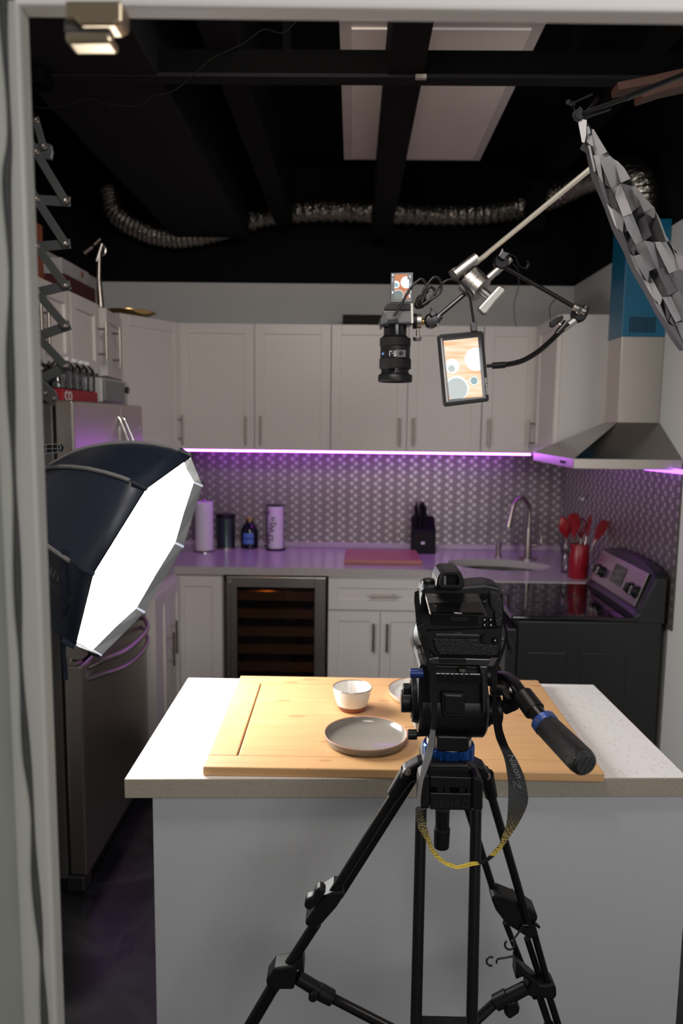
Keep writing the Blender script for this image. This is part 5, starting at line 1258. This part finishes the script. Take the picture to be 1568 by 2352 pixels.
# right leg
RL = lambda x, y: at(x, y, 1.13 + (y - 1828) * .00016)
m = MB(); m.cyl(RL(1127, 1824), RL(1214, 2124), 10.5 * k1, seg=20); m.build('leg_tube', 'black_metal', t, smooth=True)
m = MB(); m.cyl(at(1062, 1820, 1.17), at(1141, 2070, 1.205), 9.5 * k1, seg=20); m.build('leg_tube', 'black_metal', t, smooth=True)
poly([(1130, 2059), (1147, 2054), (1181, 2068), (1215, 2085), (1231, 2096), (1236, 2110), (1229, 2124), (1236, 2146), (1234, 2153), (1217, 2159), (1198, 2146), (1172, 2130), (1158, 2118), (1139, 2093), (1130, 2071)], 1.175, .035, 'black_plastic', 'leg_collar', None, .004, 3)
poly([(1167, 2062), (1175, 2052), (1181, 2050), (1186, 2062), (1190, 2080), (1180, 2075)], 1.215, .015, 'black_plastic', 'lock_knob', None, .003)
poly([(1226, 2117), (1241, 2130), (1240, 2134), (1236, 2133), (1224, 2124)], 1.17, .006, 'black_plastic', 'clip_tail', None, .001)
for a_, b_, r_, Y in (((1228, 2150), (1262, 2272), 9, 1.19), ((1210, 2155), (1246, 2265), 8.5, 1.20), ((1160, 2118), (1228, 2290), 8, 1.215)):
    m = MB(); m.cyl(at(*a_, Y), at(*b_, Y + .02), r_ * k1, seg=18); m.build('leg_tube', 'black_metal', t, smooth=True)
poly([(1185, 2208), (1184, 2253), (1200, 2245), (1217, 2256), (1209, 2275), (1213, 2290), (1231, 2292), (1271, 2298), (1279, 2290), (1278, 2273), (1271, 2259), (1262, 2262), (1240, 2262), (1210, 2236)], 1.195, .032, 'black_plastic', 'spreader_bracket', None, .004)
for a_, b_, w_ in (((1240, 2292), (1260, 2352), 10), ((1262, 2292), (1281, 2352), 9.5)):
    p0, p1 = at(*a_, 1.215), at(*b_, 1.222)
    m = MB(); m.cyl(p0, p1 + (p1 - p0), w_ * k1, seg=18); m.build('leg_tube', 'black_metal', t, smooth=True)
    if w_ == 10:
        q1 = to_floor(p0, p1); m = MB(); m.cyl(p1, q1, .009, seg=16); m.build('leg', 'black_metal', t, smooth=True)
        m = MB(); m.lathe(q1 - V((0, 0, .029)), (0, 0, 1), [(0, .022), (.008, .022), (.028, .012)], 20); m.build('foot', 'black_matte', t, smooth=True)
R2 = lambda x, y: at(x, y, 1.19)
spreader(R2(1208, 2268), R2(1158, 2294), R2(1166, 2289), R2(1136, 2304), HUB)
poly([(1164, 2306), (1181, 2301), (1195, 2318), (1192, 2329), (1170, 2344), (1158, 2332)], 1.175, .02, 'black_plastic', 'lock_knob', None, .004)
m = MB(); m.lathe(HUB + V((0, 0, -.012)), (0, 0, 1), [(0, .03), (.024, .03), (.03, .02)], 24); m.build('spreader_hub', 'black_plastic', t, smooth=True)
m = MB(); m.cyl(HUB, at(1085, 2380, .985), .008); m.cyl(HUB, at(957, 2380, .985), .008); m.box(at(960, 2346, .985).x, at(1085, 2346, .985).x, .975, .995, at(1000, 2356, .985).z, at(1000, 2346, .985).z); m.build('front_spreader', 'black_plastic', t)
def clip(stem, ring_c, r_, a0, a1, Y):
    m = MB(); m.tube([at(*p_, Y) for p_ in stem], 2.6 * k1, 8, 2)
    m.tube([at(ring_c[0] + r_ * math.cos(R_(a0 + (a1 - a0) * i / 14)), ring_c[1] + r_ * math.sin(R_(a0 + (a1 - a0) * i / 14)), Y) for i in range(15)], 2.8 * k1, 8)
    m.build('leg_clip', 'grey_metal', t, smooth=True)
clip([(1212, 2126), (1200, 2124), (1196, 2134), (1180, 2156)], (1170, 2170), 11, -60, 230, 1.17)
clip([(1178, 2196), (1160, 2200), (1142, 2203), (1140, 2212)], (1127, 2208), 10, -60, -290, 1.17)
# head
p0 = at(1006, 0, 1) # dummy
hx0, hx1 = T(958, 1610).x, T(1112, 1610).x
hc = T(1035, 1612, 1.105)
m = MB(); m.lathe(V((hx0, 1.105, hc.z)), (1, 0, 0), [(0, .047), (.004, .052), (hx1 - hx0 - .004, .052), (hx1 - hx0, .047)], 48); hd = m.build('fluid_head', 'black_plastic', t, smooth=True)
poly([(960, 1612), (962, 1532), (968, 1526), (1116, 1530), (1120, 1536), (1120, 1600), (1108, 1640), (965, 1640)], 1.056, .10, 'black_plastic', 'head_block', hd, .006, 3)
poly([(990, 1545), (1108, 1547), (1108, 1572), (990, 1570)], 1.050, .01, 'black_gloss', 'plate_rail', hd, .002)
for i in range(7): poly([(1006 + i * 11, 1560), (1009 + i * 11, 1560), (1013 + i * 11, 1548), (1010 + i * 11, 1548)], 1.048, .004, 'grey_metal' if i % 2 else 'black_matte', 'rail_tooth', hd, .0005)
poly([(1100, 1530), (1119, 1531), (1121, 1600), (1113, 1640), (1108, 1640), (1107, 1560)], 1.045, .04, 'grey_metal', 'side_arm', hd, .005)
pr_ = poly([(1018, 1594), (1064, 1596), (1062, 1638), (1058, 1643), (1024, 1642), (1020, 1636)], 1.046, .02, 'black_plastic', 'battery_cover', hd, .003)
poly([(1013, 1590), (1069, 1592), (1067, 1644), (1060, 1649), (1022, 1648), (1015, 1640)], 1.0475, .02, 'black_matte', 'cover_frame', hd, .003)
m = MB(); m.lathe(T(1062, 1541, 1.052), (0, 0, 1), [(0, 10 * k1), (.005, 10 * k1)], 20); m.build('plate_screw', 'nickel', hd, smooth=True)
tb(T(962, 1606), T(944, 1606), 56, 50, 'black_plastic', 'tilt_dial', hd, 40); tb(T(950, 1606), T(942, 1606), 44, 42, 'black_metal', 'tilt_dial_ring', hd, 40)
tb(T(946, 1610), T(920, 1610), 26, 26, 'black_plastic', 'tilt_knob', hd, 12, bevel=.002)
poly([(926, 1579), (943, 1578), (945, 1600), (925, 1600)], 1.09, .02, 'black_plastic', 'tilt_lock', hd, .002)
tb(T(972, 1546, 1.05), T(941, 1546, 1.05), 11, 10.5, 'blue_knob', 'quick_release_button', hd, bevel=.001)
tb(T(955, 1560), T(947, 1572), 7, 6, 'black_plastic', 'release_lever', hd)
tb(T(957, 1687, 1.07), T(936, 1687, 1.07), 11.5, 11.5, 'black_plastic', 'pan_lock_knob', hd, 12, bevel=.0008); tb(T(975, 1686, 1.075), T(957, 1687, 1.07), 5, 5, 'black_metal', 'pan_lock_stem', hd)
m = MB(); m.lathe(T(1030, 1722), (0, 0, 1), [(0, .036), (.02, .034), (.035, .030)], 36); m.build('head_base', 'castalu', hd, smooth=True)
m = MB(); m.lathe(T(1030, 1702), (0, 0, 1), [(0, .030), (.012, .036), (.03, .036)], 36); m.build('pan_base', 'black_plastic', hd, smooth=True)
lv = poly([(1003, 1690), (1076, 1692), (1078, 1722), (1072, 1729), (1008, 1727), (1002, 1720)], 1.050, .035, 'black_plastic', 'level_housing', hd, .003)
poly([(1009, 1711), (1069, 1712), (1069, 1713.5), (1009, 1712.5)], 1.0493, .002, 'black_matte', 'housing_groove', lv, 0)
m = MB(); m.lathe(T(1012, 1692, 1.066) + V((0, 0, .003)), (0, 0, 1), [(0, 10 * k1), (.002, 10 * k1)], 20); m.build('bubble_level', 'vent_grey', lv, smooth=True)
tb(T(1118, 1630), T(1150, 1630), 34, 32, 'black_plastic', 'drag_knob', hd, 28, bevel=.002)
tb(T(1110, 1630), T(1122, 1630), 40, 38, 'black_metal', 'drag_ring', hd, 32)
for i in range(9):
    a_ = -1.9 + i * .3; m = MB(); c_ = T(1118, 1630) + V((0, math.cos(a_) * -1, math.sin(a_))) * 0
tb(T(1016, 1858), T(1015, 1905), 17, 16, 'black_plastic', 'centre_handle', t); tb(T(1015, 1900), T(1013, 1946), 19, 18, 'black_matte', 'centre_grip', t, bevel=.002)
# pan handle
ph = tb(T(1112, 1552, 1.10), T(1150, 1552, 1.10), 24, 22, 'black_plastic', 'pan_handle', t, bevel=.002)
m = MB(); m.tube([at(1140, 1556, 1.09), at(1160, 1556, 1.06), at(1176, 1566, 1.03), at(1190, 1584, 1.0), at(1212, 1612, .972)], 14 * k1, 18, 5); m.build('bent_tube', 'black_metal', ph, smooth=True)
tb(T(1130, 1575), T(1160, 1580), 22, 18, 'black_plastic', 'rosette', ph)
H = lambda x, y, Y: at(x, y, Y)
tb(H(1200, 1596, .985), H(1228, 1634, .96), 24, 25, 'black_plastic', 'collar', ph, 24, bevel=.001, kk=.00059)
tb(H(1220, 1622, .965), H(1256, 1668, .935), 19, 19, 'black_metal', 'extension_tube', ph, kk=.00057)
rg = tb(H(1246, 1654, .943), H(1256, 1668, .934), 30.5, 30.5, 'blue_knob', 'blue_ring', ph, 32, kk=.00056)
M['blue_ring_m'] = plain('bright_blue_ring', (.03, .09, .42), .35, .2)
rg.data.materials.clear(); rg.data.materials.append(M['blue_ring_m'])
ra = H(1246, 1654, .943); rb = H(1256, 1668, .934); axr = (rb - ra).normalized()
sx = axr.cross(V((0, 1, 0))).normalized(); nrm = (CAM - ra); nrm = (nrm - axr * nrm.dot(axr)).normalized(); tan = nrm.cross(axr).normalized()
rad = 30.5 * .00056 + .0004
tn = tan if tan.x > 0 else -tan
for i, chx in enumerate('BENRO'):
    an = R_(-38 + i * 30 + 20); dirr = nrm * math.cos(an) + tn * math.sin(an); tg = -nrm * math.sin(an) + tn * math.cos(an)
    lettering(chx, 'lettering', 'vent_grey', rg, (ra * .15 + rb * .85) + dirr * rad - tg * .003, tg, -axr, .0095, .0002)
ga, gb_ = H(1255, 1667, .935), H(1346, 1758, .845)
gl = (gb_ - ga).length
m = MB(); m.lathe(ga, gb_ - ga, [(0, .0158), (.004, .0165), (gl * .5, .0172), (gl - .012, .0176), (gl - .004, .0160), (gl, .012)], 40); m.build('grip', 'knurl', ph, smooth=True)
tb(H(1176, 1590, 1.02), H(1172, 1606, 1.03), 20, 17, 'black_plastic', 'clamp_barrel', ph); m = MB(); m.lathe(H(1173, 1586, 1.008), (0, -.6, 1), [(0, 7 * .0006), (.003, 6 * .0006)], 16); m.build('clamp_screw', 'chrome', ph, smooth=True)
poly([(1153, 1628), (1158, 1616), (1180, 1604), (1192, 1606), (1197, 1622), (1190, 1632), (1160, 1645)], 1.02, .018, 'black_plastic', 'clamp_lever', ph, .004, 3)

# ================================================================== TRIPOD CAMERA
BY = 1.035
t = root('mirrorless_camera', T(1050, 1525, BY), 'black mirrorless camera with battery grip mounted on the tripod', 'camera')
def cp(px, Y, d_, mat, name, par=None, bevel=.0012, bs=2): return poly(px, Y, d_, mat, name, par or t, bevel, bs)
body = cp([(966, 1372), (972, 1350), (984, 1344), (1066, 1346), (1118, 1342), (1146, 1348), (1156, 1362), (1158, 1400), (1157, 1445), (968, 1452), (962, 1430)], BY, .055, 'black_plastic', 'body', None, .004, 3)
cp([(964, 1438), (1157, 1436), (1152, 1505), (1146, 1513), (1000, 1512), (984, 1500), (968, 1480)], BY + .002, .05, 'black_plastic', 'battery_grip', None, .005, 3)
cp([(992, 1465), (1100, 1466), (1104, 1478), (1146, 1482), (1143, 1502), (1134, 1508), (1008, 1506), (998, 1490)], BY - .001, .02, 'black_leather', 'grip_leather', body, .003, 3)
cp([(1124, 1360), (1136, 1358), (1150, 1364), (1155, 1380), (1156, 1420), (1153, 1440), (1136, 1438), (1134, 1410), (1126, 1395), (1123, 1384)], BY - .006, .02, 'black_leather', 'thumb_rest', body, .004, 3)
cp([(1137, 1423), (1151, 1424), (1151, 1440), (1138, 1440)], BY - .008, .01, 'black_leather', 'card_door', body, .002)
vf = cp([(1000, 1352), (1003, 1330), (1010, 1316), (1020, 1311), (1050, 1311), (1060, 1317), (1068, 1336), (1064, 1352), (1055, 1359), (1010, 1356)], BY - .014, .06, 'black_plastic', 'viewfinder', None, .004, 3)
m = MB()
of = [(1007, 1340), (1012, 1318), (1020, 1313), (1051, 1313), (1059, 1320), (1066, 1338), (1060, 1350), (1013, 1350)]
inn = [(1017, 1342), (1018, 1325), (1021, 1321), (1049, 1321), (1052, 1325), (1054, 1338), (1052, 1343), (1019, 1344)]
Y0 = BY - .026
m.rings([[at(x, y, BY - .013) for x, y in of], [at(x, y, Y0) for x, y in of], [at(x, y, Y0) for x, y in inn], [at(x, y, BY - .016) for x, y in inn]], cap=False)
m.build('eyecup', 'black_matte', vf, bevel=.0015)
cp([(1019, 1322), (1051, 1322), (1053, 1342), (1019, 1342)], BY - .0165, .002, 'black_gloss', 'eyepiece_glass', vf, 0)
cp([(1019, 1322), (1024, 1322), (1024, 1343), (1019, 1343)], BY - .018, .0012, 'vent_grey', 'eyepiece_frame', vf, 0)
# tilting screen
def sq(q, lift, th, mat, name, par, bevel=.0006):
    tl, tr, br, bl_ = q; P = [at(*tl, BY - .004 - lift), at(*tr, BY - .004 - lift), at(*br, BY - .032 - lift), at(*bl_, BY - .032 - lift)]
    m = MB(); m.prism(P, (0, th, 0)); return m.build(name, mat, par, bevel=bevel)
scr = sq([(976, 1363), (1098, 1363), (1120, 1415), (988, 1412)], 0, .005, 'black_plastic', 'screen', t)
sq([(980, 1369), (1096, 1369), (1112, 1407), (990, 1406)], .0006, .001, 'black_gloss', 'screen_glass', scr, 0)
m = MB(); m.prism([at(976, 1370, BY - .008), at(978.5, 1370, BY - .008), at(989, 1411, BY - .0335), at(986.5, 1411, BY - .0335)], (0, .0008, 0)); m.build('screen_edge', 'castalu', scr)
sxv = V((1, 0, 0)); syv = at(980, 1369, BY - .0046) - at(990, 1406, BY - .0326)
lettering('Nikon', 'lettering', 'white_ink', scr, at(1043, 1409.5, BY - .0355), sxv, syv, .0042, .0001)
lettering('Nikon', 'lettering', 'dim_ink', scr, at(991, 1368, BY - .0075), sxv, syv, .0040, .0001)
cp([(985, 1410), (1098, 1412), (1100, 1440), (992, 1438)], BY - .002, .01, 'black_gloss', 'screen_recess', body, .001)
cp([(1030, 1417), (1078, 1418), (1077, 1426), (1068, 1429), (1036, 1427)], BY - .0035, .004, 'black_plastic', 'label_plate', body, .001)
for (x, y, r_) in ((1112, 1369, 7), (1112, 1385, 3.5), (1112.5, 1423.5, 4.6), (1126.5, 1423.5, 4.6), (1112.5, 1435.5, 4.6), (1127, 1436, 4.6), (1137, 1471, 6)):
    m = MB(); m.lathe(at(x, y, BY - .0005), (0, -1, 0), [(0, (r_ + 1) * k1 * .95), (.0022, (r_ + 1) * k1 * .95), (.0024, r_ * k1 * .8), (.0036, r_ * k1 * .7)], 20); m.build('button', 'black_gloss', body, smooth=True)
for (x, y) in ((1112.5, 1423.5), (1126.5, 1423.5), (1112.5, 1435.5), (1127, 1436), (1137, 1471)):
    cp([(x - 1.6, y - 1.2), (x + 1.6, y - 1.6), (x + 1.4, y + 1.2), (x - 1.2, y + 1.6)], BY - .0045, .0006, 'white_ink', 'button_symbol', body, 0)
for (x, y, r_) in ((1119, 1404, 12), (1116, 1466, 10.5)):
    m = MB(); m.lathe(at(x, y, BY - .0005), (0, -1, 0), [(0, r_ * k1), (.003, r_ * k1 * .97), (.003, r_ * k1 * .6), (.0045, r_ * k1 * .55), (.0045, r_ * k1 * .3)], 28); m.build('multi_selector', 'black_plastic', body, smooth=True)
for (x, y, r_, h_) in ((984, 1345, 15, .010), (1081, 1352, 8, .005), (1109, 1354, 7, .005), (1128, 1351, 11, .008)):
    m = MB(); c_ = at(x, y, BY + .022); m.lathe(c_, (0, 0, 1), [(0, r_ * k1), (h_ * .8, r_ * k1), (h_, r_ * k1 * .8)], 24); m.build('dial', 'black_plastic', body, smooth=True)
for (x, y) in ((962, 1356), (1149, 1362)): 
    m = MB(); m.lathe(at(x, y, BY + .01), (.3, -1, .2), [(0, 4.5 * k1), (.003, 3 * k1)], 14); m.build('strap_lug', 'nickel', body, smooth=True)
cp([(1000, 1456), (1100, 1458), (1100, 1463), (1000, 1462)], BY - .0005, .004, 'grey_metal', 'grip_trim', body, .0005)
lettering('LOCK', 'lettering', 'vent_grey', body, at(1045, 1455.5, BY + .0008), sxv, V((0, 0, 1)), .0034, .0001)
la, lb2 = at(1040, 1440, 1.09), at(996, 1466, 1.195)
ll = (lb2 - la).length
m = MB(); m.lathe(la, lb2 - la, [(0, .034), (ll * .3, .036), (ll * .32, .039), (ll * .7, .040), (ll * .72, .0415), (ll, .0415)], 48); m.build('lens', 'black_plastic', t, smooth=True)
m = MB(); m.lathe(la + (lb2 - la) * .74, lb2 - la, [(0, .0420), (.002, .0428), (.02, .0428), (.022, .042)], 48); m.build('lens_ring', 'black_matte', t, smooth=True)
cp([(975, 1514), (1000, 1510), (1128, 1514), (1124, 1524), (1118, 1529), (1000, 1527), (980, 1524)], BY - .004, .06, 'grey_metal', 'mounting_plate', None, .0015)
cp([(1008, 1511), (1068, 1512), (1071, 1524), (1010, 1523)], BY - .006, .01, 'black_plastic', 'plate_pad', None, .001)
cp([(958, 1500), (966, 1498), (984, 1520), (978, 1530), (964, 1520)], BY + .01, .02, 'castalu', 'plate_lug', None, .001)
# strap
SL = [((952, 1360), (962, 1356)), ((951, 1380), (963, 1378)), ((953, 1400), (967, 1398)), ((956, 1435), (972, 1433)), ((962, 1465), (981, 1460)), ((971, 1490), (984, 1487)), ((979, 1520), (993, 1516)), ((985, 1545), (1001, 1543)), ((987, 1570), (1004, 1569)), ((989, 1600), (1005, 1600)),
      ((991, 1630), (1004, 1630)), ((992, 1655), (1002, 1656)), ((989, 1675), (1000, 1678)), ((983, 1705), (997, 1706)), ((975, 1735), (992, 1737)), ((968, 1762), (982, 1765)), ((963, 1790), (972, 1793)), ((958, 1830), (966, 1832)), ((956, 1853), (966, 1852)), ((957, 1886), (970, 1868)),
      ((961, 1904), (982, 1906)), ((977, 1930), (989, 1930)), ((993, 1962), (998, 1953)), ((1020, 1986), (1021, 1978)), ((1038, 1993), (1039, 1985)), ((1053, 1996), (1053, 1989)), ((1079, 1990), (1081, 1981)), ((1101, 1986), (1097, 1981))]
SR = [((1101, 1986), (1097, 1981)), ((1117, 1981), (1114, 1974)), ((1137, 1966), (1124, 1965)), ((1152, 1949), (1148, 1938)), ((1165, 1930), (1152, 1924)), ((1186, 1899), (1161, 1901)), ((1203, 1868), (1165, 1878)), ((1212, 1843), (1167, 1840)), ((1211, 1820), (1167, 1802)), ((1204, 1784), (1164, 1776)), ((1188, 1748), (1158, 1743)),
      ((1168, 1715), (1146, 1713)), ((1162, 1700), (1139, 1696)), ((1154, 1675), (1134, 1672)), ((1152, 1655), (1132, 1652)), ((1146, 1640), (1131, 1640)), ((1143, 1620), (1130, 1620)), ((1139, 1592), (1134, 1590)), ((1142, 1565), (1128, 1565)), ((1143, 1538), (1130, 1538)), ((1155, 1503), (1147, 1503)), ((1166, 1462), (1160, 1462)), ((1160, 1428), (1154, 1428)), ((1155, 1393), (1151, 1393)), ((1153, 1366), (1149, 1366))]
def sy(y, side):
    if y < 1500: return BY - .004
    if y < 1720: return BY - .004 - (y - 1500) / 220 * .012
    return max(.945, 1.019 - (y - 1720) / 270 * .080)
st = root('camera_strap', V((at(1080, 1990, .95).x, .95, 0)), 'black camera strap with yellow halftone lining looping below the tripod head', 'strap')
def ribbon(L, name, mat, mats=None, pick=None, dy=0):
    m = MB(); a_ = []
    Ls = []
    for (p_, q_) in L: Ls.append((V((p_[0], p_[1], 0)), V((q_[0], q_[1], 0))))
    A_ = spline([x[0] for x in Ls], 3); B_ = spline([x[1] for x in Ls], 3)
    rs = []
    for p_, q_ in zip(A_, B_):
        ym = (p_.y + q_.y) / 2; P_ = at(p_.x, p_.y, sy(ym, 0) + dy); Q_ = at(q_.x, q_.y, sy(ym, 0) + dy + .002)
        rs.append([P_, Q_, Q_ + V((0, .0014, 0)), P_ + V((0, .0014, 0))])
    m.rings(rs); return m.build(name, mat, st, smooth=False, mats=mats)
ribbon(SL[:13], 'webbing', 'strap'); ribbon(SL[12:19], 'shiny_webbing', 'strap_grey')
M['strap_yellow2'] = M['strap_yellow']
ribbon(SL[18:], 'lining', 'strap_yellow'); r1 = ribbon(SR[2:12], 'band', 'strap_yellow'); ribbon(SR[:3], 'band_twist', 'strap'); ribbon(SR[11:], 'webbing', 'strap')
m = MB(); slab(m, [(957, 1440), (973, 1432), (984, 1460), (966, 1466)], BY - .009, .008); m.build('buckle', 'black_plastic', st, bevel=.001)
m = MB(); m.tube([at(1166, 1468, BY - .002), at(1170, 1480, BY - .004), at(1172, 1494, BY - .004), at(1168, 1497, BY - .004)], .0035, 8, 3); m.build('keeper', 'black_matte', st, smooth=True)
yy_ = sy(1770, 0) - .0012
o1 = at(1164, 1733, yy_); d1 = at(1184, 1783, yy_ - .012) - o1
lettering('Nikon', 'lettering', 'vent_grey', st, o1, d1, at(1180, 1728, yy_) - o1, .0135, .0003, shear=.25)
o2 = at(1176, 1793, sy(1800, 0) - .0015)
def zpt(x, y): return at(x, y, sy(1800, 0) - .0018)
m = MB()
for q in ([(1177, 1794), (1180, 1794), (1183, 1812), (1180, 1812)], [(1179, 1809), (1200, 1786 + 6), (1201, 1796), (1182, 1812)], [(1186, 1792), (1198, 1796), (1199, 1815), (1196, 1815), (1195, 1799), (1186, 1795)]):
    pass
for q in ([(1176, 1795), (1178, 1794), (1184, 1812), (1181, 1812)], [(1188, 1792), (1190, 1792), (1199, 1814), (1196, 1814)], [(1180, 1796), (1183, 1795), (1198, 1813), (1196, 1815)]):
    m.prism([zpt(x, y) for x, y in q], (0, .0006, 0))
m.build('lettering', 'vent_grey', st)

# ================================================================== LIGHT, SKY, VIEW
w_ = bpy.data.worlds.new('world'); scene.world = w_; w_.use_nodes = True
bgn = w_.node_tree.nodes['Background']; bgn.inputs[0].default_value = (1.0, .93, .88, 1); bgn.inputs[1].default_value = .075
def area(name, loc, tgt, sx_, sy_, P, col):
    l = bpy.data.lights.new(name, 'AREA'); l.shape = 'RECTANGLE'; l.size = sx_; l.size_y = sy_; l.energy = P; l.color = col
    o = bpy.data.objects.new(name, l); COL.objects.link(o); o.location = loc
    o.rotation_euler = (V(tgt) - V(loc)).to_track_quat('-Z', 'Y').to_euler(); return o
area('ceiling_lamp_by_doorway', (-.10, .98, 2.64), (.1, 4.2, 1.2), .6, .5, 21, (1, .90, .83))  # added fill light, not a fixture of the room
area('room_lamp_behind', (.9, -1.2, 2.2), (.2, 1.6, .8), 1.4, 1.0, 30, (1, .98, .97))  # fill light added for assumed room light behind the camera, no lamp seen
scene.view_settings.view_transform = 'Standard'
scene.view_settings.look = 'None'
scene.view_settings.gamma = 1
scene.view_settings.exposure = 0
scene.view_settings.use_curve_mapping = False
cy_ = scene.cycles
cy_.use_denoising = True
cy_.max_bounces = 8; cy_.sample_clamp_indirect = 6
cy_.caustics_reflective = False; cy_.caustics_refractive = False
